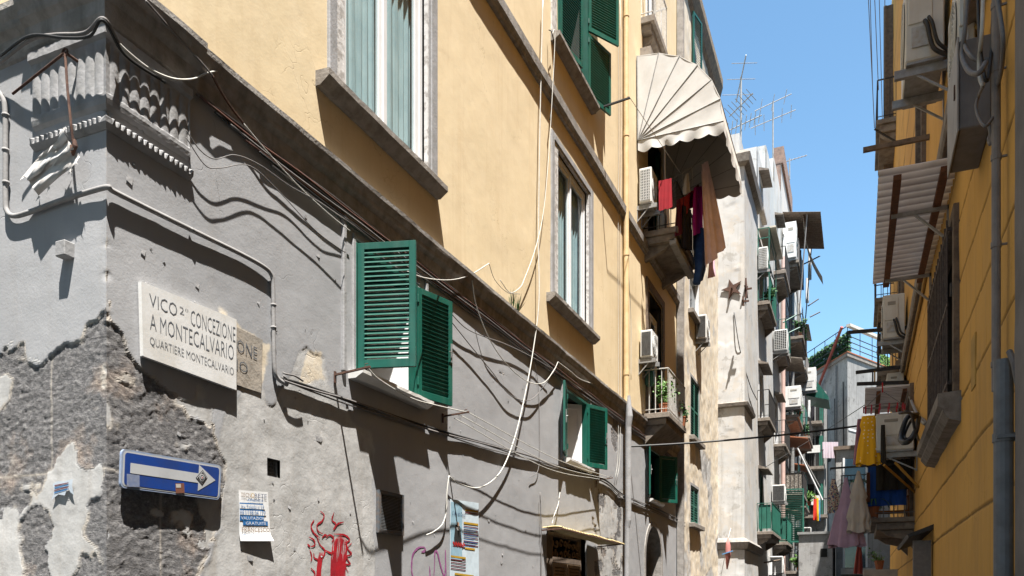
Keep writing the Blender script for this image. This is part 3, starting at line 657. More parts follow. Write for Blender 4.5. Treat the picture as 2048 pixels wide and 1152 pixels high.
# fine vertical resolution only where the joints are read; above it they are coarser
sr_, zr_ = np.meshgrid(SR, ZR, indexing='ij'); gr_ = groove(sr_, zr_)
wall_grid('street_wall', mYEL, bldR, SR, ZR, lambda a, z, d: np.stack([XR-d, a, z], -1),
          lambda a, z: gr_+fbm(a*1.2, z*1.2, 3, 130)*.02+fbm(a*6, z*6, 3, 133)*.004, [RW, R2, R3, R4], masks=dict(edge=np.clip(-gr_/.012, 0, 1)*.85, thin=np.clip(fbm(sr_*.9, zr_*.5, 4, 136)*2.2, 0, .8)))
MB().box((XR+.03, 5.3, 18.4), (6, REND, 18.6)).box((XR+.02, REND-.2, 0), (6, REND, 18.4)).box((5.9, 5.3, 0), (6, REND-.2, 18.4)).build('rear_wall', mYEL, bldR)
MB().sweep([(-.02, 5.99), (.10, 5.95), (.12, 5.98), (.12, 6.12), (.02, 6.2), (-.02, 6.21)], lambda p, z: [(XR-p+float(fbm(i*.4+p*9, z*5, 2, 140))*.01, 5.3+(REND-5.3)*i/110, z) for i in range(111)]).build('string_course', mSILL, bldR)
MB().tube([(XR-.03, 7.0, 5.93), (XR-.03, 26, 5.93)], .022, 6).build('wall_cable', M('ochre_painted_cable', (.45, .28, .08), None, 8, .8), bldR)
def room_R(h, parent, dep=.8):
    a, b, c, d = h; m = MB(); x = XR+dep
    m.quad((x, a, c), (x, b, c), (x, b, d), (x, a, d))
    for q in ([(XR+.03,a,c),(x,a,c),(x,a,d),(XR+.03,a,d)], [(XR+.03,b,c),(x,b,c),(x,b,d),(XR+.03,b,d)], [(XR+.03,a,c),(x,a,c),(x,b,c),(XR+.03,b,c)], [(XR+.03,a,d),(x,a,d),(x,b,d),(XR+.03,b,d)]): m.quad(*q)
    m.build('room', mROOM, parent)
a, b, c, d = RW
wf = MB()
for q in (((XR-.05, a-.05, c), (XR+.06, a+.07, d+.05)), ((XR-.05, b-.07, c), (XR+.06, b+.03, d+.05)), ((XR-.05, a+.07, d-.03), (XR+.06, b-.07, d+.05))): wf.box(*q)
wf = wf.build('window', mTIMB, bldR, bevel=.006); room_R(RW, wf)
g = MB()
for i in range(13):
    s = a+.1+i*(b-a-.2)/12; g.tube([(XR-.09, s, c+.02), (XR-.09, s, d-.04)], .009, 5)
for z in (c+.12, (c+d)/2, d-.14): g.bar((XR-.09, a+.03, z), (XR-.09, b-.03, z), .012, .035)
for s in (a+.06, b-.06):
    for z in (c+.12, d-.14): g.bar((XR-.09, s, z), (XR-.0, s, z), .014, .03)
g.build('iron_grille', M('brown_iron', (.12, .09, .075), (.07, .05, .045), 20, .7), wf)
for z0 in (c+.1, (c+d)/2+.05): MB().box((XR-.075, a-.045, z0), (XR-.0605, a-.005, z0+.12)).build('hinge', mIRON, wf)
sm = MB(); P = [(XR+.01, c-.30), (XR-.10, c-.27), (XR-.15, c-.2), (XR-.15, c-.17), (XR-.19, c-.14), (XR-.19, c-.03), (XR+.01, c-.015)]
sm.grid([[(x+float(fbm(i*.8, z*9, 2, 150))*.008, a-.2+(b-a+.4)*i/30, z+float(fbm(i*.8+5, z*9, 2, 150))*.008) for i in range(31)] for x, z in P])
sm.quad(*[(x, a-.2, z) for x, z in P]); sm.quad(*[(x, b+.2, z) for x, z in P]); sm.build('sill', mSILL, wf)
for h in (R2, R3, R4):
    f = MB(); a, b, c, d = h
    for q in (((XR-.06, a-.14, c), (XR+.05, a, d+.14)), ((XR-.06, b, c), (XR+.05, b+.14, d+.14)), ((XR-.06, a, d), (XR+.05, b, d+.14))): f.box(*q)
    f = f.build('window', mTIMB, bldR, bevel=.006); room_R(h, f)
    if h is not R2: MB().box((XR-.16, a-.2, c-.15), (XR+.02, b+.2, c-.02)).build('sill', mSILL, f)
# tall timber shutters folded out from the upper windows, dark against the sky
for s0, z0, z1, p in ((20.5, 16.2, 18.4, .42), (24.0, 12.5, 17.6, .22)):
    m = MB().box((XR-p, s0, z0), (XR-.0, s0+.05, z1)).box((XR-p-.02, s0-.02, z0), (XR-p+.06, s0+.07, z1)).box((XR-p, s0-.015, (z0+z1)/2-.05), (XR, s0+.06, (z0+z1)/2+.05)); m.build('shutter', mTIMB, bldR, bevel=.005)
# stone balcony blocks seen edge-on high up
def balcony_R(a, b, z, p, rail, t=.2, h=1.0, parent=None, solid=None):
    m = MB(); m.box((XR-p, a, z-t*.4), (XR+.02, b, z)); m.box((XR-p+.08, a+.06, z-t), (XR+.02, b-.06, z-t*.4-.003))
    for s0 in (a+.15, b-.3): m.prism([(XR+.02, s0, z-t-.003), (XR-p*.8, s0, z-t-.003), (XR-p*.6, s0, z-t-.1), (XR-p*.25, s0, z-t-.16), (XR+.02, s0, z-t-.36)], (0, .14, 0))
    o = m.build('balcony', mSLAT, parent or bldR, bevel=.006); g = MB(); X2 = XR-p+.03; pts = [(XR, a+.03), (X2, a+.03), (X2, b-.03), (XR, b-.03)]
    for i in range(3):
        (x0, y0), (x1, y1) = pts[i], pts[i+1]; L = math.hypot(x1-x0, y1-y0); n = max(2, int(L/.13))
        g.bar((x0, y0, z+h), (x1, y1, z+h), .035, .02); g.bar((x0, y0, z+.08), (x1, y1, z+.08), .02, .012)
        for k in range(n+1): f = k/n; g.tube([(x0+(x1-x0)*f, y0+(y1-y0)*f, z), (x0+(x1-x0)*f, y0+(y1-y0)*f, z+h)], .009, 4, cap=False)
    g.build('railing', rail, o); return o
balcony_R(14.9, 17.4, 2.96, .66, mGCABLE)
balcony_R(22.2, 24.6, 13.6, .45, mIRON, t=.3)
balcony_R(18.3, 20.0, 6.3, .5, mIRON, t=.25)
balcony_R(21.5, 23.5, 8.9, .5, mIRON, t=.25)
# door hood low down on the ochre wall, with the pale door under it
hd = MB().prism([(XR, 11.2, 2.46), (XR-.28, 11.2, 2.36), (XR-.30, 11.2, 2.40), (XR, 11.2, 2.52)], (0, 3.0, 0)).build('door_hood', mIRON, bldR)
MB().box((XR-.04, 11.9, 0), (XR-.003, 13.7, 2.35)).build('door_panel', M('pale_worn_door', (.5, .48, .44), (.36, .33, .29), 9, .8), hd)
MB().box((XR-.22, 11.35, 0), (XR-.02, 11.5, 2.33)).build('door_post', mGCABLE, hd)
p = Rw(1925, 1138); q = Rw(1960, 1160)
# pipes
pp = MB().tube([(.79, 5.85, 2.9), (.79, 5.85, 18)], .026, 10)
for z in (3.05, 3.8, 4.35, 4.9, 5.3, 5.75): pp.tube([(.79, 5.85, z), (.79, 5.85, z+.035)], .031, 10); pp.bar((.79, 5.85, z+.017), (XR, 5.85, z+.017), .012)
pp.build('drain_pipe', M('grey_brown_pipe', (.28, .25, .23), (.2, .18, .17), 9, .7, bs=.3), bldR, smooth=False)
pq = MB().tube([(.78, 5.5, 0), (.78, 5.5, 3.0)], .052, 14)
for z in (2.52, 1.4): pq.tube([(.78, 5.5, z), (.78, 5.5, z+.05)], .058, 14); pq.bar((.74, 5.45, z+.025), (XR, 5.45, z+.025), .03, .02)
pq.build('downpipe', M('grey_pipe', (.22, .225, .23), (.17, .17, .17), 9, .6), bldR)
pr_ = MB().tube([(.835, 5.36, 0), (.835, 5.36, 2.8), (.815, 5.38, 2.95), (.80, 5.43, 3.03)], .018, 8); pr_.build('side_pipe', mGCABLE, bldR)
# wall recess patch and notice
n_ = MB(); q1 = Rw(1948, 672); MB().box((XR-.008, q1.y-.12, q1.z-.42), (XR-.012+.02, q1.y+.12, q1.z)).build('sunken_panel', M('ochre_panel', (.55, .33, .08), (.42, .26, .07), 6, .8), bldR, bevel=.004)
grey = thing('grey_rendered_building', 'dark grey rendered wall at the right edge, nearest to the viewer', 'building', (.80, -6, 0))
gw = MB(); PP = [[(.80+float(fbm(i*.4, j*.4, 3, 160))*.012, -8+i*.2 if i < 66 else 5.25, j*.2) for j in range(94)] for i in range(67)]
gw.grid(PP); gw.quad((.80, 5.25, 0), (1.4, 5.25, 0), (1.4, 5.25, 18.6), (.80, 5.25, 18.6)); gw.build('wall', M('dark_grey_render', (.24, .22, .21), (.18, .165, .155), 3, .9, bs=.5, bd=.01, streak=.4), grey, smooth=False)
MB().box((.83, -8, 18.6), (6, 5.25, 18.8)).build('roof', mCONC, grey)

# ---- air conditioners: local x = out from the wall, y = along the street, z = up
def ac(label, loc, sg, d, w, h, style, mcase=None, gap=.05, brackets=(.1, .75), bl=.08, pipes=True, group='air conditioners on the house fronts', name='air_conditioner'):
    t = thing(name, label, 'air conditioner', loc, group); X = lambda v: loc[0]+sg*v; y, z = loc[1], loc[2]; mcase = mcase or mAC
    B = lambda m, x0, x1, y0, y1, z0, z1: m.box((X(x0), y+y0, z+z0), (X(x1), y+y1, z+z1))
    m = MB(); B(m, gap, gap+d, 0, w, .025, h); m.build('casing', mcase, t, bevel=.012)
    m = MB(); B(m, gap+.01, gap+d-.01, .01, w-.01, 0, .024)
    m.build('base_pan', mGMET, t)
    if style == 'grid':
        k = MB(); B(k, gap+.03, gap+d-.03, -.004, .002, .08, h-.05); k.build('coil', mDARK, t); g = MB(); n = 6; nz = 11
        for i in range(n+1): xx = gap+.03+(d-.06)*i/n; g.bar((X(xx), y-.012, z+.07), (X(xx), y-.012, z+h-.05), .012)
        for i in range(nz+1): zz_ = z+.08+(h-.13)*i/nz; g.bar((X(gap+.025), y-.013, zz_), (X(gap+d-.025), y-.013, zz_), .010)
        g.build('guard_grid', mcase, t)
    elif style == 'coil':
        k = MB(); B(k, gap+.03, gap+d-.03, -.004, .002, .06, h-.04); k.build('coil', mIRON, t); g = MB()
        for i in range(26): zz_ = z+.07+(h-.12)*i/25; g.bar((X(gap+.03), y-.008, zz_), (X(gap+d-.03), y-.008, zz_), .004)
        g.build('guard_grid', mGMET, t)
    else:
        k = MB(); B(k, gap+d*.30, gap+d*.92, -.012, .001, h*.42, h*.93); k.build('side_cover', mcase, t, bevel=.008)
        k = MB(); B(k, gap+d*.42, gap+d*.78, -.02, -.011, h*.76, h*.84); k.build('handle', M('ac_handle_recess', (.34, .32, .28), (.3, .28, .24)), t, bevel=.006)
        k = MB(); B(k, gap+d*.38, gap+d*.84, -.016, -.011, h*.16, h*.38); k.build('valve_plate', M('ac_plate', (.5, .5, .5), (.4, .36, .3), 12), t, bevel=.004)
    f = MB(); cy_, cz_ = y+w*.42, z+h*.5; r = min(w, h)*.4
    for k in range(7):
        rr_ = r*(k+1)/7; f.tube([(X(gap+d+.012), cy_+rr_*math.cos(a), cz_+rr_*math.sin(a)) for a in [i*math.pi/12 for i in range(25)]], .004, 4, cap=False)
    for i in range(8): a = i*math.pi/8; f.bar((X(gap+d+.012), cy_-r*math.cos(a), cz_-r*math.sin(a)), (X(gap+d+.012), cy_+r*math.cos(a), cz_+r*math.sin(a)), .006)
    f.build('fan_guard', mcase, t)
    MB().add([(X(gap+d+.004), cy_+r*.97*math.cos(i*math.pi/12), cz_+r*.97*math.sin(i*math.pi/12)) for i in range(24)], [tuple(range(24))]).build('fan_opening', mDARK, t)
    for by in brackets:
        bz = z-.045; k = MB(); k.bar((X(0), y+by*w, bz), (X(gap+d+bl), y+by*w, bz), .05, .085); k.box((X(0), y+by*w-.02, bz-.28), (X(.012), y+by*w+.02, bz+.02)); k.bar((X(.01), y+by*w, bz-.26), (X(gap+d*.7), y+by*w, bz-.03), .02)
        k.build('bracket', mGMET, t)
    if pipes:
        k = MB(); k.tube(spline([(X(gap+d*.5), y-.02, z+h*.42), (X(gap+d*.45), y-.09, z+h*.32), (X(gap+d*.3), y-.11, z+h*.05), (X(.02), y-.06, z-.05), (X(-.0), y+.1, z-.1)], 6), .022, 7)
        k.tube(spline([(X(gap+d*.4), y-.02, z+h*.45), (X(gap+d*.33), y-.1, z+h*.33), (X(gap+d*.2), y-.12, z+h*.1), (X(.02), y-.06, z+.0), (X(-.0), y+.1, z-.03)], 6), .018, 7); k.build('insulated_pipes', mBCABLE, t, smooth=True)
    return t
ac('large beige air conditioner high on the ochre wall above the grey cabinet', (XR, 9.3, 7.13), -1, .36, .85, .95, 'panel', bl=.10)
ac('small beige unit with rusty base tucked behind the loops of cable at the top right', (XR, 7.0, 5.62), -1, .12, .7, .8, 'panel', pipes=False, gap=.04, bl=.0)
ac('beige air conditioner with curved black pipe, halfway up beyond the corrugated canopy', (XR, 17.0, 6.55), -1, .38, .9, .85, 'panel', bl=.1)
ac('big dusty beige air conditioner with loops of black hose, just above the blue towel', (XR, 14.25, 3.95), -1, .55, .9, .62, 'plain', bl=.0, pipes=False, brackets=(.08,))
ac('small beige air conditioner resting above the small slatted canopy with the red clothes pegs', (XR, 17.3, 5.48), -1, .30, .8, .5, 'panel', pipes=False)
ac('white air conditioner with square guard grid on the cream wall under the fan awning', (XL, 16.25, 9.68), 1, .26, .52, .74, 'grid', mACW, bl=.1, pipes=False)
ac('white air conditioner with a black coil side, above the white railing with the plants', (XL, 16.35, 6.55), 1, .25, .52, .58, 'coil', mACW, bl=.06, pipes=False)
ac('white air conditioner on the peeling beige wall beyond the jeans', (XL, 22.6, 8.78), 1, .28, .6, .68, 'coil', mACW, bl=.03, pipes=False)
# galvanised grey cabinet
cb = thing('metal_cabinet', 'grey metal cabinet fixed to the ochre wall under the largest air conditioner', 'cabinet', (.64, 6.5, 4.92))
MB().box((.65, 6.5, 4.92), (XR, 7.15, 5.55)).build('body', M('dark_grey_metal', (.22, .21, .21), (.17, .16, .155), 5, .55, streak=.4), cb, bevel=.008)
MB().box((.636, 6.48, 4.90), (.649, 7.17, 5.57)).build('door', M('light_grey_metal', (.36, .35, .34), (.28, .27, .26), 5, .5, streak=.3), cb, bevel=.004)
MB().box((.628, 6.6, 5.2), (.6355, 6.63, 5.3)).build('handle', mRUST, cb)
# corrugated canopies
def corr(name, label, s0, s1, z0, z1, x0, x1, period, beams, brs, msheet, group=None, amp=.05, drop=0):
    t = thing(name, label, 'canopy', (x1, s0, z0), group); n = int((s1-s0)/period*8); P = []
    for x in (x0, (x0+x1)/2, x1):
        P.append([(x, s0+(s1-s0)*i/n, z0+(z1-z0)*i/n+amp*(((i % 8)/6. if i % 8 < 7 else .1))+drop*(x1-x)+float(fbm(i*.05, x*2, 2, 170))*.015) for i in range(n+1)])
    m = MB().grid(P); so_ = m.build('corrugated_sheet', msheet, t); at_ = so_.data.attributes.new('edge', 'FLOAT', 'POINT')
    at_.data.foreach_set('value', [(.8 if i % 8 == 7 else .1)*(.6+.8*max(0, min(1, .5+float(fbm(i*.13, r_*.9, 2, 172))))) for r_ in range(3) for i in range(n+1)])  # dark stripe painted in each fold, standing in for the slats' shading
    for x in beams: MB().box((x-.035, s0+.12, 0), (x+.035, s1-.05, .05)).build('beam', mWOOD, t) if 0 else MB().add([(x+i*.035, s, z0+(z1-z0)*(s-s0)/(s1-s0)-.02-j*.05+drop*(x1-x)) for s in (s0+.12, s1-.06) for i, j in ((-1,1),(1,1),(1,0),(-1,0))], [(0,1,2,3),(7,6,5,4),(0,4,5,1),(1,5,6,2),(2,6,7,3),(3,7,4,0)]).build('beam', mWOOD, t)
    for s in brs:
        z = z0+(z1-z0)*(s-s0)/(s1-s0)-.085+drop*(x1-x0)*.5; k = MB(); k.bar((x1, s, z), (x0+.14, s, z), .03, .04); k.bar((x1-.01, s, z-.34), (x1-.32, s, z-.02), .035, .02); k.bar((x1-.01, s, z-.36), (x1-.01, s, z+.02), .03, .03); k.build('bracket', M('bracket_grey', (.42, .40, .37), (.3, .28, .25), 9, .6), t)
    return t
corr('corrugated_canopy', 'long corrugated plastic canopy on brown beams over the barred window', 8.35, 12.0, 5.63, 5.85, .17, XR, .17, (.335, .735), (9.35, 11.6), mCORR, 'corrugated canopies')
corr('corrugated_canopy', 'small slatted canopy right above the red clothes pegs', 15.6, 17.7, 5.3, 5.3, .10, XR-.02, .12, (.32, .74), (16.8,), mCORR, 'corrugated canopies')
yl = M('yellow_plastic_sheet', (.70, .56, .30), (.58, .44, .2), 6, .5, streak=.3, bs=.2)
t = thing('door_canopy', 'yellowed corrugated plastic canopy over the street door with the carved transom', 'canopy', (XL, 10.8, 2.6)); n = 44*6; P = []
for k in range(6):
    f = k/5; P.append([(XL+.02+f*(.27+.17*i/n), 10.8+2.75*i/n+.1*f, 2.62-.08*i/n+f*.06+.011*math.sin(2*math.pi*i/6)-.05*f*f+float(fbm(i*.02, f*2, 2, 171))*.05) for i in range(n+1)])
MB().grid(P).build('corrugated_sheet', yl, t, smooth=True)
MB().bar((XL+.30, 10.85, 2.60), (XL+.44, 13.6, 2.54), .02).bar((XL+.01, 10.82, 2.58), (XL+.3, 10.86, 2.60), .02).bar((XL+.01, 13.5, 2.5), (XL+.44, 13.58, 2.54), .02).build('frame', mRUST, t)
tag(MB().bar((.05, 11.9, 7.66), (XR, 11.9, 7.66), .05, .06).build('wall_bar', mTIMB), 'dark square bar sticking out of the ochre wall against the sky, above the long canopy', 'bar')
# ================================================================= beige house, white tower and the far houses on the left
XC = -3.36
bldB = thing('peeling_house', 'narrow beige house with peeling paint between the cream corner house and the white tower', 'building', (XL, A_END, 0))
HB = [(21.75, 23.2, 9.35, 10.55), (21.9, 23.3, 6.0, 7.7), (21.9, 23.2, 3.65, 4.75), (22.0, 23.1, 0, 2.2)]
SB = axis(A_END, B_END, [(99, .05)], sum(([h[0], h[1]] for h in HB), [])); ZB = axis(0, 18, [(1, .2), (8, .04), (99, .08)], sum(([h[2], h[3]] for h in HB), []))
ssb, zzb = np.meshgrid(SB, ZB, indexing='ij'); pk = fbm(ssb*1.2, zzb*.9, 5, 180)+np.clip((5.2-zzb)*.05, -.15, .06)+np.clip(.10-(ssb-A_END-.2)*.12, 0, .10)-.09
pm = np.clip(pk/.02+.5, 0, 1)
# plaster with blown patches
wall_grid('wall', mGREY, bldB, SB, ZB, lambda a, z, d: np.stack([XL+.015+d, a, z], -1), lambda a, z: fbm(a*3, z*3, 4, 182)*.04-pm*.008+pm*fbm(a*9, z*9, 3, 183)*.012, HB,
          masks=dict(beige=(1-pm), thin=pm, peel=np.clip((pk-.15)/.03, 0, 1)*.5, edge=np.exp(-(pk/.02)**2)))
MB().box((-9, A_END, 18.0), (XL+.12, B_END-.01, 18.12)).box((-9, B_END-.3, 0), (XL-.02, B_END-.2, 18)).build('roof', mSTONE, bldB)
MB().sweep([(-.02, 17.4), (.10, 17.6), (.2, 17.95), (.2, 18.2), (-.02, 18.25)], straight(A_END-.02, B_END-.2, .25, 185)).build('eaves', M('eaves_tile', (.30, .22, .14), (.16, .12, .09), 9, .9, bs=.8, bd=.02), bldB)
def opening(parent, h, kind, x=XL, sillz=True, sh=None, hood=None):
    a, b, c, d = h; m = MB().box((x-.12, a, c), (x+.02, a+.07, d)).box((x-.12, b-.07, c), (x+.02, b, d)).box((x-.12, a+.07, d-.07), (x+.02, b-.07, d)); o = m.build('window', mWHITE if kind == 'w' else mGPAINT, parent)
    if kind == 's':                                  # closed louvered shutters
        k = MB(); mid = (a+b)/2; leaf(k, x-.04, a+.07, c, d-.07, mid-a-.075, 0, 1, pitch=.07, mid=True); k.build('shutter', sh or mGREEN2, o); k = MB(); leaf(k, x-.04, b-.07, c, d-.07, mid-a-.075, 0, -1, pitch=.07, mid=True); k.build('shutter', sh or mGREEN2, o)
    else: MB().quad((x-.08, a+.07, c), (x-.08, b-.07, c), (x-.08, b-.07, d-.07), (x-.08, a+.07, d-.07)).build('pane', mBGLASS, o)
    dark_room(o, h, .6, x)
    if sillz: MB().box((x-.02, a-.15, c-.13), (x+.16, b+.15, c-.01)).build('sill', mSILL, o, bevel=.01)
    if hood: MB().prism([(x, a-.2, d+.02), (x+.35, a-.2, d-.02), (x+.35, a-.2, d+.02), (x, a-.2, d+.14)], (0, b-a+.4, 0)).build('hood', mSLAT, o)
    return o
opening(bldB, HB[0], 'w'); opening(bldB, HB[1], 's'); opening(bldB, HB[2], 's'); opening(bldB, HB[3], 'w', sillz=False)
MB().box((XL, 21.7, 1.95), (XL+.45, 23.5, 2.05)).build('door_hood', mTIMB, bldB)
MB().bar((XL+.1, A_END+.02, 0), (XL+.1, A_END+.02, 17.4), .12, .16).build('quoin_strip', mSTONE, bldB)
m = MB(); leaf(m, XL+.06, 22.0, 15.6, 17.5, .6, 12, 1, pitch=.07); m.build('shutter', mGREEN, bldB)
# --- white tower and its long front
bldC = thing('white_tower_house', 'tall weathered white tower house with green balconies and star shaped wall anchors', 'building', (XC, B_END, 0))
C_END = 39.6
cw = [  # s0,s1,z0,z1,kind,hood
    (30.6, 31.9, 12.3, 14.6, 'w', 0), (30.6, 31.9, 8.15, 10.1, 'w', 1), (30.6, 31.9, 4.0, 6.3, 's', 1), (36.6, 37.9, 12.5, 14.8, 'w', 0), (36.6, 37.9, 8.3, 10.4, 'w', 1), (36.6, 37.9, 4.1, 6.4, 's', 1),
    (30.8, 31.8, 15.9, 17.2, 'w', 1), (36.8, 37.8, 16.4, 18.2, 'w', 1)]
HC_ = [tuple(q[:4]) for q in cw]
SC = axis(B_END, C_END, [(99, .10)], sum(([h[0], h[1]] for h in HC_), [])); ZC = axis(0, 20.6, [(99, .1)], sum(([h[2], h[3]] for h in HC_), []))
wall_grid('street_wall', mWHITEW, bldC, SC, ZC, lambda a, z, d: np.stack([XC+d*np.clip((a-B_END)/.3, 0, 1), a, z], -1), lambda a, z: fbm(a*1.2, z*1.2, 4, 190)*.025, HC_+[(26, 30.2, 15.8, 30), (30.2, 33.2, 17.9, 30), (33.2, 36.4, 19.5, 30)])
SD = axis(-7, XC, [(99, .05)]); ZD = axis(0, 15.8, [(99, .05)])
wall_grid('side_wall', mWHITEW, bldC, SD, ZD, lambda a, z, d: np.stack([a, B_END-d*np.clip((XC-a)/.1, 0, 1), z], -1), lambda a, z: fbm(a*1.6, z*1.6, 4, 195)*.03+np.where(fbm(a*1.3, z*.7, 4, 196) > .06, .010, 0))
# stepped roof line
rf = MB(); 
for s0, s1, z0, z1 in ((B_END, 30.2, 15.8, 15.9), (27.3, 30.15, 15.91, 16.9), (30.2, 33.2, 15.8, 17.9), (33.2, 36.4, 15.8, 19.5), (36.4, C_END, 15.8, 20.6)): rf.box((-8, s0+.02, z0), (XC+(.14 if z1-z0 < .3 else -.25 if s0 == 27.3 else -.03), s1-.02, z1))
rf.build('roof', mWHITEW, bldC)
MB().sweep([(-.02, 15.4), (.16, 15.5), (.2, 15.75), (-.02, 15.95)], lambda p, z: [(-7, B_END-p, z), (XC+p, B_END-p, z), (XC+p, 30.2, z)]).build('cornice', mSILL, bldC)
MB().sweep([(-.01, 7.72), (.1, 7.76), (.12, 7.86), (-.01, 7.92)], lambda p, z: [(-4.25+.3*0, B_END-p, z), (XC+p, B_END-p, z), (XC+p, 28.6, z)]).build('ledge', mSILL, bldC)
MB().sweep([(-.01, 3.15), (.1, 3.2), (.16, 3.4), (.08, 3.5), (-.01, 3.55)], lambda p, z: [(-7, B_END-p, z), (XC+p, B_END-p, z), (XC+p, 31, z)]).build('lower_cornice', mSTONE, bldC)
for q in cw: opening(bldC, q[:4], q[4], XC, sillz=q[2] > 15, hood=q[5])
def star(u, v, on, r=.2):
    c0 = PY(u, v, B_END-.06) if on == 'y' else PX(u, v, XC+.06); m = MB(); P = []
    for k in range(10):
        a = math.pi/2+.3+k*math.pi/5; rr_ = r if k % 2 == 0 else r*.36; e = Vector((math.cos(a), 0, math.sin(a))) if on == 'y' else Vector((0, math.cos(a), math.sin(a))); P.append(c0+e*rr_)
    off = Vector((0, .05, 0)) if on == 'y' else Vector((-.05, 0, 0)); m.prism(P, off); m.bar(c0, c0-off*3, .05); m.build('wall_anchor', mRUST, bldC)
star(1464, 577, 'y', .34); star(1494, 578, 'x', .34); star(1488, 603, 'x', .16)
G = mGREEN2
def bal(parent, s0, s1, z, p, rail=None, **k): return balcony(parent, s0, s1, z, p, rail or mIRON, x=k.pop('x', XC), bars=k.pop('bars', .16), r=.011, **k)
bal(bldC, 30.2, 32.9, 12.3, .42, G, t=.3); bal(bldC, 36.1, 38.9, 12.5, .5, G, t=.35); bal(bldC, 30.2, 32.6, 8.1, .42, t=.25); bal(bldC, 36.1, 38.7, 8.2, .5, t=.25)
bal(bldC, 30.0, 33.3, 4.0, .55, G, t=.25, solid=mGREEN2); bal(bldC, 35.8, 39.0, 4.0, .6, G, t=.3, solid=mGREEN2); bal(bldC, 36.1, 38.6, 15.6, .5, t=.35)
cg = MB()                                            # green cage over the upper balcony
for x in (XC+.02, XC+.4):
    for s in (30.2, 32.8): cg.bar((x, s, 12.3), (x, s, 14.9), .03)
for z in (14.9, 14.55): cg.bar((XC+.4, 30.2, z), (XC+.4, 32.8, z), .03); cg.bar((XC, 30.2, z), (XC+.4, 30.2, z), .03)
cg.build('balcony_cage', G, bldC); MB().box((XC+.02, 30.3, 14.92), (XC+.62, 33.3, 14.98)).build('balcony_roof', M('cream_sheet', (.66, .6, .5), None, 5, .7), bldC)
MB().add([(XC+.05, 30.25, 14.3), (XC+.42, 30.3, 13.6), (XC+.42, 32.0, 13.6), (XC+.05, 32.0, 14.3)], [(0,1,2,3)]).build('green_blind', mGREEN, bldC)
MB().tube([(XC+.12, 39.5, 0), (XC+.12, 39.5, 17.5)], .09, 8).build('pink_downpipe', M('pink_pipe', (.66, .46, .40), (.55, .4, .36), 5, .6), bldC)
m = MB(); leaf(m, XC+.03, 37.9, 4.1, 6.5, 1.1, 100, -1, pitch=.08); m.build('shutter', G, bldC)
ac('white air conditioner with grid side inside the green cage balcony of the white tower', (XC, 30.0, 13.35), 1, .32, .7, .8, 'grid', mACW, pipes=False)
ac('white air conditioner with grid side between the two green balconies of the white tower', (XC, 35.6, 12.0), 1, .55, .7, .9, 'grid', mACW, pipes=False)
ac('white air conditioner beside the tall green shutter of the white tower', (XC, 35.0, 5.6), 1, .5, .7, .7, 'coil', mACW, pipes=False)
ac('white air conditioner lowest on the white tower, above the dark washing', (XC, 34.0, 2.6), 1, .5, .7, .7, 'coil', mACW, pipes=False)
# --- further house, crowded with balconies
bldD = thing('crowded_balcony_house', 'tall narrow house crowded with balconies and awnings beyond the white tower', 'building', (XC, 39.7, 0))
D_END = 54
dwn = [(41.2+5.6*i, 42.6+5.6*i, z, z+2.3) for i in range(2) for z in (2.9, 6.6, 10.3, 14.0, 17.6)]
SD2 = axis(39.7, D_END, [(99, .2)], sum(([h[0], h[1]] for h in dwn), [])); ZD2 = axis(0, 22, [(99, .2)], sum(([h[2], h[3]] for h in dwn), []))
wall_grid('street_wall', mWHITEW, bldD, SD2, ZD2, lambda a, z, d: np.stack([XC+d, a, z], -1), lambda a, z: fbm(a*1.2, z*1.2, 4, 200)*.03, dwn)
MB().box((-9, 39.7, 22), (XC+.1, D_END, 22.2)).box((-9, D_END-.1, 0), (XC, D_END, 22)).box((-9, 39.72, 17), (XC-.01, 39.8, 22)).build('roof', M('old_brick_render', (.30, .205, .165), (.18, .13, .11), 5, .9, bs=.7, bd=.02), bldD)
MB().box((XC-.4, 40.5, 22.2), (XC+.06, 46, 23.2)).build('parapet', M('old_brick_render', (0,0,0)), bldD)
for i, h in enumerate(dwn): opening(bldD, h, 's' if i % 3 == 0 else 'w', XC, sillz=False)
rails = [mIRON, mIRON, G, mIRON, mGCABLE]
reeds = M('dry_reed_screen', (.42, .38, .33), (.12, .1, .08), 30, .9, lo=.42, hi=.5)
for i in range(2):
    for j, z in enumerate((2.9, 6.6, 10.3, 14.0, 17.6)):
        if i == 1 and j in (4,): continue
        bal(bldD, 40.3+5.6*i, 43.6+5.6*i, z, .75+.2*((i+j) % 2), rails[(i+j) % 5], t=.3, solid=reeds if (i, j) == (0, 1) else None)
for i, (s, z, p, w_) in enumerate(((40.2, 9.1, 1.15, 2.9), (40.3, 12.9, .9, 2.6), (46.0, 8.7, .9, 2.6), (40.4, 5.7, .8, 2.2), (45.8, 16.2, .9, 3))):
    MB().prism([(XC, s, z+.18), (XC+p, s, z), (XC+p, s, z+.04), (XC, s, z+.24)], (0, w_, 0)).build('balcony_roof', [mTERR, mSLAT, mTERR, mTIMB, mSLAT][i], bldD)
MB().tube([(XC+.12, 45.2, 0), (XC+.12, 45.2, 21)], .09, 8).tube([(XC+.15, 53.6, 0), (XC+.15, 53.6, 18)], .09, 8).build('downpipe', mGMET, bldD)
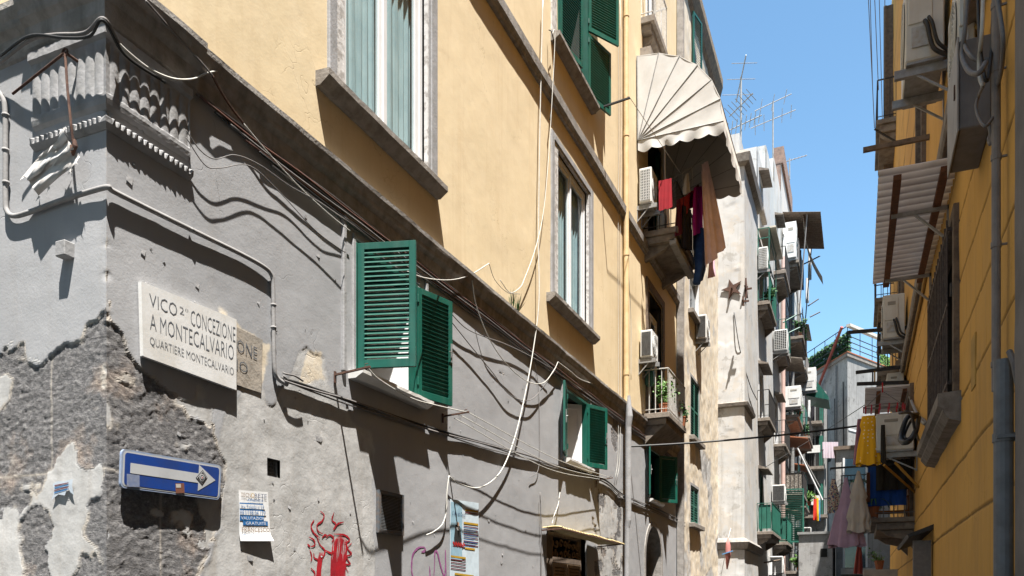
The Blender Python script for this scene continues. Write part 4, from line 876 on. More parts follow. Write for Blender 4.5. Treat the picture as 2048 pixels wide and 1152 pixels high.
# slanting corrugated roof high up with a hanging canvas
t = thing('roof_canopy', 'weathered corrugated canopy high on the crowded house with canvas hanging from it', 'canopy', (XC, 41, 19.8)); n = 90
MB().grid([[(x, 40.6+4.4*i/n, 20.1-(x-XC)*.18+.03*math.sin(2*math.pi*i/5)) for i in range(n+1)] for x in (XC, XC+1.0, XC+1.7)]).build('corrugated_sheet', mTIMB, t)
MB().grid([[(XC+.9+f*.9-.5*math.sin(f*3)*.5, 40.8, 20.0-f*3.2+ (0)) if j == 0 else (XC+.9+f*.9-.5*math.sin(f*3)*.5, 41.9, 19.9-f*3.1) for j in (0, 1)] for f in [k/12 for k in range(13)]]).build('canvas_strip', M('pale_canvas', (.55, .52, .45), None, 5), t)
for s in (40.8, 44.6): MB().tube([(XC+1.1, s, 19.9), (XC+.72, s, 15.1)], .03, 5).build('post', mGCABLE, t)
ac('tall white unit under the roof canopy of the crowded house', (XC, 40.0, 17.6), 1, .6, .8, 1.7, 'plain', mACW, pipes=False)
ac('white air conditioner beside the green awning of the crowded house', (XC, 48.0, 13.2), 1, 1.1, .9, 1.3, 'plain', mACW, pipes=False)
ac('white unit below the red-brown canopy of the crowded house', (XC, 40.1, 10.6), 1, .8, .8, 1.0, 'plain', mACW, pipes=False)
ac('small white air conditioner near the hanging yellow and red washing', (XC, 47.0, 4.6), 1, .9, .8, .9, 'coil', mACW, pipes=False)
ga = MB(); q = [PX(1608, 693, XC+.6), PX(1633, 742, XC+1.9), PX(1632, 747, XC+1.9), PX(1608, 738, XC+.6)]
tag(MB().prism([(XC+.6, 48.6, 14.7), (XC+1.8, 48.6, 12.9), (XC+1.8, 48.6, 12.75), (XC+.6, 48.6, 13.1)], (0, 2.6, 0)).build('green_awning', mGREEN), 'bright green fabric awning below the skyline beside a white unit', 'awning')
# --- end building closing the view
E0 = PD(1695, 712, 50.8); ex = Vector((-.473, .885, 0)); ey = Vector((.713, 1.395, 0)).normalized(); ez = E0.z
bldE = thing('grey_end_building', 'stained grey corner building with hedge and roof terrace closing the view', 'building', (E0.x, E0.y, 0))
def EP(a, b, z): return Vector((E0.x, E0.y, 0))+ex*a+ey*b+Vector((0, 0, z))
def Egrid(fn, L, mat_, nm, x0=0):
    m = MB(); n = max(2, int(L/.35)); m.grid([[fn(x0+L*i/n, ez*j/40) for j in range(41)] for i in range(n+1)]); return m.build(nm, mat_, bldE)
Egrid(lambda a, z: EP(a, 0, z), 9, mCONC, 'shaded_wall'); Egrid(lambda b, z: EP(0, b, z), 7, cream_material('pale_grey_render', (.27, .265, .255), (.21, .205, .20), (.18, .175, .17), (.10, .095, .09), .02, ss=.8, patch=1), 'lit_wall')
MB().quad(EP(0, 0, ez), EP(9, 0, ez), EP(9, 7, ez), EP(0, 7, ez)).build('roof', mCONC, bldE)
cn = MB()
for a0, a1, b0, b1, z in ((-.12, 9, -.12, .12, ez-.05), (-.12, .12, .13, 7, ez-.05)):
    cn.prism([EP(a0, b0, z), EP(a1, b0, z), EP(a1, b1, z), EP(a0, b1, z)], (0, 0, .22))
cn.build('cornice', mSILL, bldE)
MB().prism([EP(-.16, -.16, ez+.18), EP(9, -.16, ez+.18), EP(9, .1, ez+.18), EP(-.16, .1, ez+.18)], (0, 0, .07)).prism([EP(-.16, .11, ez+.18), EP(.1, .11, ez+.18), EP(.1, 7, ez+.18), EP(-.16, 7, ez+.18)], (0, 0, .07)).build('tile_edge', mTERR, bldE)
rl = MB()
for z in (ez+.6, ez+.95, ez+1.3, ez+1.9): rl.bar(EP(0, 0, z), EP(0, 7, z), .04); rl.bar(EP(0, 0, z), EP(6, 0, z), .04)
for b in range(5): rl.bar(EP(0, b*1.6, ez+.2), EP(0, b*1.6, ez+1.9), .04); rl.bar(EP(b*1.5, 0, ez+.2), EP(b*1.5, 0, ez+1.9), .04)
rl.build('terrace_railing', mIRON, bldE)
MB().bar(EP(-.1, 0, ez+1.9), EP(-.1, 7.2, ez+1.95), .28, .18).build('pergola_beam', M('pale_timber', (.62, .57, .5), None, 5), bldE)
for a, z, w_, h in ((2.2, 10.6, .35, .7), (3.0, 4.4, 1.0, 1.0), (1.2, 8.0, .5, .5)): MB().prism([EP(a, -.03, z), EP(a+w_, -.03, z), EP(a+w_, -.03, z+h), EP(a, -.03, z+h)], ey*.025).build('window', mDARK, bldE)
MB().tube([EP(5.4, -.1, 0), EP(5.4, -.1, ez-1)], .1, 8).tube([EP(1.4, -.1, 0), EP(1.4, -.1, ez-.2)], .05, 6).build('downpipe', mGMET, bldE)
MB().tube([EP(5.3, -.3, ez-2.6), EP(.4, -.3, ez+1.9)], .1, 6).build('red_pole', M('red_pole_paint', (.45, .12, .09), None, 5), bldE)
def leaves(m, c, ext, n, size, rnd, shell=False):
    for _ in range(n):
        p = Vector(c)+Vector([(rnd.random()*2-1)*e for e in ext]); d = Vector((rnd.gauss(0, 1), rnd.gauss(0, 1), rnd.gauss(0, 1))).normalized(); e = d.orthogonal().normalized()*size*(.5+rnd.random())*.4; d = d*size*(.5+rnd.random())
        m.quad(p-d*.5, p+e*.5, p+d*.5, p-e*.5)
    return m
rnd = random.Random(5); m = MB()
for i in range(3500):
    a = rnd.random()*6; z = rnd.random()*1.25; p = EP(a, .25+(rnd.random()-.5)*.5, ez+.3+z); d = Vector((rnd.gauss(0, 1), rnd.gauss(0, 1), rnd.gauss(0, 1))).normalized(); e = d.orthogonal().normalized()*.07; d = d*.16
    m.quad(p-d*.5, p+e, p+d*.5, p-e)
tag(m.build('hedge', mLEAF2), 'dense green artificial hedge along the roof terrace railing', 'hedge')
rnd = random.Random(6); m = MB()
for i in range(500):
    p = EP(-.1, 4.2+rnd.random()*2.5, ez+.2+rnd.random()*.7); d = Vector((rnd.gauss(0, 1), rnd.gauss(0, 1), rnd.gauss(0, 1))).normalized(); e = d.orthogonal().normalized()*.09; d = d*.2
    m.quad(p-d*.5, p+e, p+d*.5, p-e)
tag(m.build('shrub', mLEAF), 'green shrub on the roof terrace beside the pale beam', 'shrub')
# --- low white house with balconies to the right, below the end building
bldF = thing('low_white_house', 'low shaded white house with small balconies at the end of the street', 'building', (-.6, 37, 0))
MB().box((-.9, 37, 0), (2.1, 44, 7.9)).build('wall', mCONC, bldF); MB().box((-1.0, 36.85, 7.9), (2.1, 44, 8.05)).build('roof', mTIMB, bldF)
o = MB().box((-.7, 36.2, 5.6), (.7, 37, 5.75)).build('balcony', mSLAT, bldF); g = MB()
for i in range(12): g.tube([(-.68+i*.124, 36.23, 5.75), (-.68+i*.124, 36.23, 6.7)], .012, 4)
g.bar((-.7, 36.23, 6.7), (.7, 36.23, 6.7), .04); g.build('railing', mIRON, o)
for x, z in ((-.55, 5.8), (-.55, 2.9)): w_ = MB().box((x, 36.96, z), (x+.8, 37.0, z+1.7)).build('window', mBGLASS, bldF); MB().box((x-.08, 36.93, z), (x, 36.99, z+1.75)).box((x+.8, 36.93, z), (x+.88, 36.99, z+1.75)).build('frame', mWHITE, w_)
o = MB().box((-.7, 36.2, 2.6), (.9, 37, 2.85)).build('balcony', M('pale_slab', (.5, .48, .44), None, 5), bldF)
bldG = thing('low_grey_annex', 'small stained grey annex with a flat roof low in the middle distance', 'building', (-1.9, 36, 0))
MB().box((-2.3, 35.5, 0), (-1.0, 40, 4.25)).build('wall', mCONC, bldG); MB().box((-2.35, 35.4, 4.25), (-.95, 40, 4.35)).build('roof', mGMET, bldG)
MB().box((-1.45, 35.47, 3.3), (-1.2, 35.499, 3.65)).build('window', mDARK, bldG)
# wing facing the viewer between the crowded house and the end building
bldH = thing('grey_wing', 'grey wing facing the viewer with stacked balconies, beside the drainpipe', 'building', (-3.3, 54.2, 0))
MB().box((-6, 54.2, 0), (-1.9, 56, 14.6)).build('wall', mCONC, bldH)
for z, w_ in ((3.4, 1.3), (6.6, 1.5), (9.6, 1.3), (12.4, 1.2)):
    o = MB().box((-3.3, 53.2, z), (-3.3+w_, 54.2, z+.18)).build('balcony', mSLAT, bldH); g = MB()
    for i in range(12): g.tube([(-3.25+i*w_/12, 53.24, z+.18), (-3.25+i*w_/12, 53.24, z+1.15)], .014, 4)
    g.bar((-3.3, 53.24, z+1.15), (-3.3+w_, 53.24, z+1.15), .05); g.build('railing', mIRON, o)
    k = MB().box((-3.1, 54.14, z+.2), (-2.3, 54.2, z+2.2)).build('window', mDARK, bldH); MB().box((-2.3, 54.1, z+.2), (-2.05, 54.19, z+2.2)).build('shutter', mGREEN2, k)
# antennas on the roofs
def antenna(label, base, h, n, L, tilt, az):
    t = thing('antenna', label, 'antenna', base, 'television antennas on the roofs'); b = Vector(base); MB().tube([b, b+Vector((0, 0, h))], .035, 6).build('mast', mGMET, t)
    for (hz, LL, nn, azz, tl) in n:
        c = b+Vector((0, 0, h*hz)); d = Vector((math.cos(azz)*math.cos(tl), math.sin(azz)*math.cos(tl), math.sin(tl))); m = MB().tube([c-d*LL*.5, c+d*LL*.5], .02, 5); e = d.cross(Vector((0, 0, 1))).normalized()
        for i in range(nn): p = c+d*LL*((i+.5)/nn-.5); w_ = L*(1-.3*i/nn); m.tube([p-e*w_, p+e*w_], .012, 4)
        m.build('aerial', mGMET, t)
    return t
p = PD(1482, 290, 28.5); antenna('tall antenna with three crossed aerials on the white tower roof', (p.x, p.y, p.z-.2), 2.6, [(.97, 1.6, 3, -1.2, .5), (.62, 1.0, 7, -.3, .5), (.35, 1.5, 9, .2, .35)], .55, 0, 0)
p = PD(1546, 322, 36.5); antenna('thin antenna with two long aerials, second from the awning', (p.x, p.y, p.z-.2), 2.9, [(.98, 1.7, 3, .2, .35), (.72, 2.0, 5, .1, .25)], .7, 0, 0)
p = PX(1588, 395, XC); antenna('small antenna leaning out on the skyline above the roof canopy', (XC+.1, 43.5, 23.0), 1.1, [(.9, 1.7, 10, .1, .15)], .12, 0, 0)

# unseen house added beyond the ochre one, set back, to shade the street's end
bldK = thing('unseen_shade_house', 'unseen house added for shade, set back on the right beyond the barred window house', 'building', (2.2, 28, 0))
MB().box((2.2, 27, 0), (8, 52, 18)).build('wall', mCONC, bldK); MB().box((2.1, 26.9, 18), (8.1, 52.1, 18.2)).build('roof', mTERR, bldK)
# clutter fixed to the crowded house and the wing: blinds, pipes, meter boxes, dishes
rnd = random.Random(77)
for i, (s, z, w_, h, mt) in enumerate(((40.5, 6.7, 1.6, 1.4, mGREEN2), (46.2, 6.7, 1.8, 1.6, M('faded_green_blind', (.10, .22, .16), None, 9)), (40.6, 14.1, 1.5, 1.6, M('pale_canvas', (.55, .52, .45))), (46.0, 10.4, 2.0, 1.5, mGREEN2), (40.6, 2.95, 1.7, 1.0, M('blue_grey_sheet', (.2, .26, .32), None, 5)))):
    MB().grid([[(XC+.70+.02*math.sin(k*1.9), s+w_*k/10, z+h*(1-j/5)) for j in range(6)] for k in range(11)]).build('balcony_blind', mt, bldD)
for s in (43.9, 49.8): MB().tube([(XC+.08, s, 0), (XC+.08, s, 20)], .05, 6).build('downpipe', mGCABLE, bldD)
for i in range(9):
    z = 2.5+i*1.9+rnd.random(); MB().tube(spline([(XC+.1, 39.8, z), (XC+.15, 43+rnd.random()*2, z-.3-.3*rnd.random()), (XC+.1, 48, z+.3*rnd.random()), (XC+.1, 53.5, z)], 5), .022, 4).build('facade_cable', mBCABLE, bldD)
for i, (s, z) in enumerate(((45.0, 16.6), (51.5, 12.6), (44.6, 12.0))):
    c = Vector((XC+.6, s, z)); m = MB(); m.grid([[c+Vector((.05*r*r-.02*a*0, .35*r*math.cos(a*math.pi/6), .35*r*math.sin(a*math.pi/6))) for a in range(13)] for r in (0.01, .4, .7, 1)]); m.tube([(XC, s, z-.2), c], .02, 5); m.build('satellite_dish', mACW, bldD)
for z in (4.3, 7.6, 10.7): MB().box((-2.95, 53.1, z-.1), (-2.2, 53.2, z+.35)).build('washing_line_box', mACW, bldH)
for x in (-2.0, -2.55): MB().tube([(x, 54.1, 0), (x, 54.1, 14.2)], .05, 6).build('downpipe', mGMET, bldH)
for i in range(6): MB().tube([EP(0.3+i*1.1, -.06, 3+i*1.1), EP(.5+i*1.1, -.06, ez-1.5-i*.8)], .03, 4).build('wall_cable', mBCABLE, bldE)

MB().prism([EP(-.03, 0.1, 12.2), EP(-.03, 6.5, 12.2), EP(-.03, 6.5, 12.32), EP(-.03, .1, 12.32)], -ex*.02).build('white_strip', mWHITE, bldE)
o = MB().prism([EP(-.9, .6, 8.6), EP(0, .6, 8.6), EP(0, 6, 8.6), EP(-.9, 6, 8.6)], (0, 0, .15)).build('balcony', mSLAT, bldE); g = MB()
for i in range(24): g.tube([EP(-.85, .65+i*.22, 8.75), EP(-.85, .65+i*.22, 10)], .02, 4)
g.bar(EP(-.85, .65, 10), EP(-.85, 5.9, 10), .06); g.build('railing', M('pinkish_railing', (.6, .3, .28), (.55, .5, .5), 3), o)
# ================================================================= things on and around the corner house
def wall_off(s, z):
    i = min(max(int(np.searchsorted(S, s))-1, 0), len(S)-2); j = min(max(int(np.searchsorted(Z, z))-1, 0), len(Z)-2)
    fs = (s-S[i])/(S[i+1]-S[i]); fz = (z-Z[j])/(Z[j+1]-Z[j])
    return float((dR[i, j]*(1-fs)+dR[i+1, j]*fs)*(1-fz)+(dR[i, j+1]*(1-fs)+dR[i+1, j+1]*fs)*fz)
def wall_offL(x, z):
    i = min(max(int(np.searchsorted(SL, x)), 0), len(SL)-1); j = min(max(int(np.searchsorted(Z, z)), 0), len(Z)-1); return float(dL[i, j])
class Sheet:
    """a flat or wall-hugging sheet given by four photo corners; pt(a,b) with b running down"""
    def __init__(s, q, p=.01, follow=True, left=False, curl=0):
        f = (lambda u, v: PY(u, v, Y0-p)) if left else (lambda u, v: Lw(u, v, p)); s.q = [f(*c) for c in q]; s.p, s.follow, s.left, s.curl = p, follow, left, curl
    def pt(s, a, b, off=0):
        TL, TR, BR, BL = s.q; P = (TL*(1-a)+TR*a)*(1-b)+(BL*(1-a)+BR*a)*b
        c = s.curl*max(0, b-.82)**1.5*6*(.4+a)
        if s.left: return Vector((P.x, Y0-(wall_offL(P.x, P.z) if s.follow else 0)-s.p-off-c, P.z))
        return Vector((XL+(wall_off(P.y, P.z) if s.follow else 0)+s.p+off+c, P.y, P.z))
    def rect(s, m, a0, a1, b0, b1, off=.001, n=1):
        return m.grid([[s.pt(a0+(a1-a0)*i/n, b0+(b1-b0)*j/n, off) for j in range(n+1)] for i in range(n+1)])
    def slab(s, m, th, n=1, jag=0, sd=0):
        F = [[s.pt(i/n, j/n, th if True else 0) for j in range(n+1)] for i in range(n+1)]; m.grid(F)
        ring = [(i/n, 0) for i in range(n)]+[(1, j/n) for j in range(n)]+[(1-i/n, 1) for i in range(n)]+[(0, 1-j/n) for j in range(n)]
        m.grid([[s.pt(a, b, o) for a, b in ring+[ring[0]]] for o in (0, th)]); return m
    def poly(s, m, pts, off=.001): return m.add([s.pt(a, b, off) for a, b in pts], [tuple(range(len(pts)))])
    def text(s, txt, a0, a1, b0, b1, name, mt, parent, off=.002, bold=0, italic=0):
        cu = bpy.data.curves.new('t', 'FONT'); cu.body = txt; cu.resolution_u = 2; cu.offset = bold; cu.shear = italic
        o = bpy.data.objects.new('t', cu); C.objects.link(o); bpy.context.view_layer.update()
        me = bpy.data.meshes.new_from_object(o.evaluated_get(bpy.context.evaluated_depsgraph_get())); bpy.data.objects.remove(o)
        V = [v.co for v in me.vertices]; x0, x1 = min(v.x for v in V), max(v.x for v in V); y0, y1 = min(v.y for v in V), max(v.y for v in V)
        m = MB().add([s.pt(a0+(a1-a0)*(v.x-x0)/(x1-x0), b1+(b0-b1)*(v.y-y0)/(y1-y0), off) for v in V], [tuple(f.vertices) for f in me.polygons]); bpy.data.meshes.remove(me)
        return m.build(name, mt, parent)
def flat(name, c, r=.7): return M('print_'+name, c, mulc(c, .88), 12, r, bs=.1)
# --- marble street plaque and the older painted one beside it
sh = Sheet([(276,564),(467,640),(467,781),(280,713)], .012, False); c = sh.q[3]
t = thing('street_plaque', 'white marble street name plaque with engraved capitals at the house corner', 'plaque', c)
sh.slab(MB(), .028, 6).build('slab', mMARB, t, bevel=.003)
for tx, a0, a1, b0, b1 in (('VICO', .07, .34, .115, .29), ('2º', .365, .455, .13, .23), ('CONCEZIONE', .48, .985, .12, .33), ('A MONTECALVARIO', .07, .965, .385, .60), ('QUARTIERE MONTECALVARIO', .065, .965, .70, .83)):
    sh.text(tx, a0, a1, b0, b1, 'lettering', mINK, t, .0295, bold=-.013)
sh = Sheet([(468,652),(524,680),(522,786),(469,768)], .004, True)
t = thing('old_plaque', 'faded beige painted plaque half covered by the marble plaque, ending in ONE', 'plaque', sh.q[3])
sh.slab(MB(), .005, 8).build('slab', M('old_beige_plaque', (.40, .35, .29), (.32, .29, .25), 7, .9, bs=.5, bd=.006), t)
sh.text('ONE', .08, .80, .20, .42, 'lettering', mINK, t, .0085, bold=-.01); sh.text('IO', .06, .46, .56, .74, 'lettering', mINK, t, .0085, bold=-.01)
# --- one-way arrow sign
sh = Sheet([(244,897),(443,931),(439,1000),(241,975)], .045, False)
t = thing('arrow_sign', 'blue one-way traffic sign with a white arrow pointing right, two stickers on it', 'road sign', sh.q[3])
def rrect(a0, a1, b0, b1, ra, rb, n=5):
    o = []
    for cx, cy_, s0 in ((a1-ra, b0+rb, -90), (a1-ra, b1-rb, 0), (a0+ra, b1-rb, 90), (a0+ra, b0+rb, 180)):
        o += [(cx+ra*math.cos(R(s0+90*i/n)), cy_+rb*math.sin(R(s0+90*i/n))) for i in range(n+1)]
    return o
bl = M('sign_blue', (.012, .055, .27), (.02, .05, .2), 5, .4, bs=.05); gy = M('sign_white', (.50, .51, .52), (.43, .44, .45), 6, .45, bs=.05)
R1 = rrect(0, 1, 0, 1, .035, .13); m = MB(); F = [sh.pt(a, b, 0) for a, b in R1]; m.prism(F, (-.018, 0, 0)); m.build('plate', M('sign_edge', (.25, .33, .5), (.3, .33, .38), 9, .5), t)
m = MB(); sh.poly(m, rrect(.012, .988, .045, .955, .03, .11), .0015); m.build('border', gy, t)
m = MB(); sh.poly(m, rrect(.026, .974, .085, .915, .025, .09), .003); m.build('blue_field', bl, t)
m = MB(); sh.poly(m, [(.075, .335), (.075, .60), (.745, .60), (.745, .83), (.935, .455), (.745, .09), (.745, .335)], .0045); m.build('arrow', gy, t)
m = MB(); sh.poly(m, [(.785, .22), (.842, .42), (.79, .66), (.715, .47)], .006); m.build('sticker', flat('black', (.03, .03, .03)), t)
m = MB(); sh.poly(m, [(.785, .25), (.832, .42), (.79, .62), (.725, .47)], .007); m.build('sticker_edge', flat('white', (.6, .6, .6)), t)
m = MB(); sh.poly(m, [(.785, .27), (.826, .42), (.79, .60), (.731, .47)], .008); m.build('sticker_face', flat('black', (.03, .03, .03)), t)
for rr_, cc, of in ((1, (.6, .6, .6), .009), (.75, (.03, .03, .03), .010), (.5, (.5, .5, .5), .011), (.22, (.5, .05, .05), .012)):
    m = MB(); sh.poly(m, [(.779+.028*rr_*math.cos(i*.5236), .44+.105*rr_*math.sin(i*.5236)) for i in range(12)], of); m.build('sticker_emblem', flat('c%d' % int(of*1000), cc), t)
m = MB(); sh.poly(m, [(.505, .70), (.595, .665), (.605, .93), (.515, .97)], .006); m.build('worn_sticker', flat('rust', (.2, .08, .05)), t)
m = MB(); sh.poly(m, [(.51, .72), (.56, .70), (.565, .8), (.515, .82)], .007); m.build('worn_sticker_scrap', flat('pale', (.5, .45, .4)), t)
m = MB(); sh.poly(m, [(.045, .63), (.16, .62), (.165, .93), (.05, .96)], .005); m.build('peeled_film', M('dull_film', (.17, .21, .33), (.24, .26, .33), 20, .7), t)
k = MB()
for a in (.25, .75): k.bar(sh.pt(a, .5, -.02), sh.pt(a, .5, -.05), .04, .02)
k.build('bracket', mGMET, t)
# --- posters
PAPER = M('poster_paper', (.88, .88, .88), (.8, .8, .79), 8, .7, bs=.5, bd=.004, bscale=14); pb = flat('blue', (.02, .16, .42)); pdk = flat('navy', (.03, .05, .13)); pbr = flat('brown', (.25, .14, .05)); plb = flat('light_blue', (.16, .42, .62)); pye = flat('amber', (.55, .33, .03)); pma = flat('maroon', (.16, .02, .03))
sh = Sheet([(479,980),(536,984),(542,1082),(480,1082)], .009, True, curl=.05)
t = thing('estate_agent_poster', 'small white and blue advertising poster with curling lower edge, left of the red graffiti', 'poster', sh.q[3])
sh.slab(MB(), .0015, 14).build('paper', PAPER, t, smooth=True)
m = MB(); sh.rect(m, .0, .80, .245, .60, .004, 8); m.build('blue_panel', pb, t); m = MB(); sh.rect(m, .1, .93, .6, .69, .004, 6); m.build('blue_panel', pb, t)
m = MB(); sh.rect(m, .0, .85, .27, .36, .005, 6); m.build('white_strip', PAPER, t)
m = MB(); sh.rect(m, .0, .88, .395, .485, .005, 6); m.build('white_strip', PAPER, t)
for tx, a0, a1, b0, b1, mt, bo in (('TECN', .04, .38, .05, .13, pbr, -.004), ('O', .385, .5, .045, .135, pye, -.004), ('RETE', .51, .93, .05, .13, pdk, -.004), ('AFFILIATO', .26, .80, .165, .215, pb, 0), ('Via Toledo n°37', .03, .82, .28, .355, pb, -.004), ('081/198.04.177', .0, .86, .395, .48, pb, -.004),
                      ('VALUTAZIONI', .03, .86, .515, .575, PAPER, -.004), ('GRATUITE', .18, .86, .615, .675, PAPER, -.004), ('FRANCESCO', .06, .97, .73, .82, pbr, -.004), ('PER COMPRARE O VENDERE', .08, .9, .86, .885, pb, 0), ('VIA TOLEDO', .2, .75, .91, .935, pb, 0)):
    sh.text(tx, a0, a1, b0, b1, 'lettering', mt, t, .0075, bold=bo)
sh = Sheet([(900,998),(957,1006),(957,1180),(899,1172)], .008, True)
t = thing('feast_poster', 'tall pale blue notice with a small black robed figure and amber headings', 'poster', sh.q[3])
sh.slab(MB(), .0015, 14).build('paper', flat('pale_blue', (.64, .75, .82)), t, smooth=True)
m = MB(); sh.rect(m, .02, .40, .03, .70, .004, 6); m.build('light_blue_panel', flat('sky_blue', (.33, .52, .63)), t)
for a0, a1, b, mt in [(.5, .97, .09, pye), (.5, .97, .125, pma), (.45, .97, .24, pye)]+[(.45, .97, .285+.042*i, pma) for i in range(6)]+[(.08, .5, .53, pma), (.5, .85, .53, pye), (.02, .52, .645, pye)]+[(.02, .52, .685+.035*i, pma) for i in range(4)]+[(.15, .8, .84, pye)]:
    m = MB(); sh.rect(m, a0, a1, b, b+.022 if mt is pye else b+.012, .005, 3); m.build('printed_line', mt, t)
for i in range(9): m = MB(); sh.rect(m, .46, .94-.07*(i % 3), .302+.027*i, .308+.027*i, .0055, 2); m.build('small_print', pb, t)
sh.text('S. Rita da Cascia', .06, .50, .135, .18, 'lettering', pdk, t, .007, italic=.3)
m = MB(); sh.poly(m, [(.16, .30), (.25, .27), (.33, .31), (.38, .46), (.37, .50), (.13, .50), (.12, .44)], .006); m.build('figure_robe', flat('black', (.03, .03, .03)), t)
m = MB(); sh.poly(m, [(.21, .265+.0), (.24, .25), (.29, .26), (.29, .295), (.25, .31), (.21, .295)], .0075); m.build('figure_face', flat('skin', (.5, .32, .22)), t)
m = MB(); sh.poly(m, [(.2, .315), (.3, .315), (.28, .35), (.23, .35)], .0075); m.build('figure_collar', PAPER, t)
m = MB()
for i in range(14): a = .07+.028*i; b = .49+.012*((i*7) % 3); sh.poly(m, [(a, b), (a+.03, b-.012), (a+.05, b+.01), (a+.02, b+.025)], .007+.0003*i)
m.build('figure_roses', flat('rose_red', (.5, .03, .03)), t)
sh = Sheet([(106,964),(146,958),(148,985),(104,1000)], .012, True, left=True)
t = thing('torn_flyer', 'torn scrap of a printed flyer stuck on the bare corner stone', 'flyer', sh.q[3])
m = MB(); sh.poly(m, [(0, .1), (.25, 0), (.6, .08), (1, 0), (.95, .5), (1, 1.2), (.85, .9), (.75, .5), (.6, 1.0), (.3, .8), (.0, 1.0), (.1, .5)], .006); m.build('paper', flat('pale_grey_blue', (.5, .56, .62)), t)
for i in range(4): m = MB(); sh.rect(m, .12, .8, .2+.14*i, .26+.14*i, .008); m.build('printed_line', pb if i % 2 else pma, t)
# --- graffiti painted on the wall
def ribbon(m, pts, w, rnd, off=.0035):
    P = spline([(0, *LS(u, v)) for u, v in pts], 7); n = len(P); A = []; B = []
    for i, p in enumerate(P):
        d = (P[min(i+1, n-1)]-P[max(i-1, 0)]).normalized(); e = Vector((0, -d.z, d.y)); ww = w*(.75+.5*rnd.random())*(.4+.6*min(1, 4*min(i, n-1-i)/n))
        for L, sg in ((A, 1), (B, -1)):
            q = p+e*ww*sg/2; L.append((XL+wall_off(q.y, q.z)+off, q.y, q.z))
    return m.grid([A, B])
rnd = random.Random(11); m = MB()
red = [[(640,1022),(648,1030),(644,1042),(634,1050),(636,1062),(646,1068)], [(628,1040),(622,1052),(628,1066),(640,1076)], [(668,1025),(664,1040),(672,1048),(666,1060)], [(688,1044),(676,1048),(668,1060)], [(618,1074),(628,1080),(630,1090),(622,1094)],
       [(620,1100),(624,1112),(622,1124)], [(632,1068),(640,1088),(650,1100),(648,1112),(640,1120),(638,1135),(634,1152)], [(640,1120),(630,1116),(628,1106)], [(652,1076),(660,1070),(668,1076),(664,1084)], [(644,1076),(650,1070),(656,1072)],
       [(704,1086),(696,1096),(704,1108),(694,1114),(702,1128),(692,1130),(698,1145)], [(668,1068),(690,1070),(700,1080),(690,1086)], [(650,1100),(662,1106),(668,1102)], [(622,1136),(630,1146),(628,1158)], [(615,1088),(621,1094)]]
for s in red: ribbon(m, s, .016, rnd)
for i in range(20): ribbon(m, [(667+i*1.45, 1070+abs(i-10)*1.1), (665+i*1.45+3*math.sin(i*.8), 1100), (663+i*1.5, 1126+6*math.sin(i*1.7)), (662+i*1.55, 1170)], .014, rnd, .0035+.0001*i)
for i in range(4): ribbon(m, [(640+i*2.3, 1105), (636+i*2.3, 1130), (632+i*2.5, 1170)], .018, rnd, .004+.0001*i)
tag(m.build('graffiti', M('red_spray_paint', (.46, .008, .018), (.34, .01, .02), 9, .8)), 'red spray painted curly head graffiti on the grey wall', 'graffiti')
m = MB()
for s in [[(848,1094),(836,1096),(826,1108),(823,1126),(824,1148),(832,1165)], [(848,1094),(850,1101),(842,1104)], [(858,1132),(859,1150),(856,1170)], [(866,1170),(868,1130),(869,1104),(874,1106),(880,1130),(888,1152),(890,1128),(890,1100),(892,1150)]]: ribbon(m, s, .026, rnd)
tag(m.build('graffiti', M('purple_spray_paint', (.27, .07, .22), (.34, .13, .28), 9, .8)), 'purple spray painted letters below the dangling cable end', 'graffiti')
# --- fan awning
t = thing('fan_awning', 'off-white fan shaped fabric awning with scalloped edge over the upper balcony', 'awning', (XL, 16.2, 11.0))
s0, s1, Rr, zc = 16.2, 18.85, 1.74, 10.98; ns = 6; ang = [R(90-15*i) for i in range(ns+1)]
def rib(i, s, k=1.): a = ang[i]; return Vector((XL+.02+Rr*k*math.cos(a), s, zc+Rr*k*math.sin(a)))
for side, s in ((0, s0), (1, s1)):
    m = MB(); hub = Vector((XL+.04, s, zc))
    for i in range(ns):
        P = []
        for j in range(9):
            row = []
            for k_ in range(13):
                f = k_/12; a = hub.lerp(rib(i, s), f); b = hub.lerp(rib(i+1, s), f); g_ = j/8; q = a.lerp(b, g_); bulge = .006*f*math.sin(math.pi*g_); q.y += (bulge if s == s0 else -bulge)+.004*math.sin(g_*5+f*9+i*2)*f; pass; row.append(q)
            P.append(row)
        m.grid(P)
    nv = 60; P = []
    for k_ in range(nv+1):                           # scalloped valance below the side gore
        f = k_/nv; a = hub.lerp(rib(ns, s), f); dz = .20+.05*abs(math.sin(f*math.pi*6)); P.append([a, a-Vector((0, 0, dz*.5))+Vector((0, .012*math.sin(f*30), 0)), a-Vector((0, 0, dz))+Vector((0, .03*math.sin(f*22), 0))])
    m.grid(P); m.build('side_panel', mAWN, t, smooth=True)
mback = M('awning_canvas_panels', (.70, .67, .62), (.6, .57, .52), 3, .85)
m = MB()
for i in range(ns):
    m.grid([[rib(i, s0, .995).lerp(rib(i+1, s0, .995), g_/5)*1+Vector((-.008*math.sin(math.pi*g_/5)*math.cos(ang[i]), (s1-s0)*k_/12, -.008*math.sin(math.pi*g_/5)*math.sin(ang[i])-.03*math.sin(math.pi*k_/12))) for k_ in range(13)] for g_ in range(6)])
m.build('canopy', mback, t, smooth=True)
m = MB(); nv = 80; P = []
for k_ in range(nv+1): f = k_/nv; a = rib(ns, s0+(s1-s0)*f); dz = .2+.05*abs(math.sin(f*math.pi*9)); P.append([a, a-Vector((-.02*math.sin(f*25), 0, dz))])
m.grid(P); m.build('valance', mAWN, t, smooth=True)
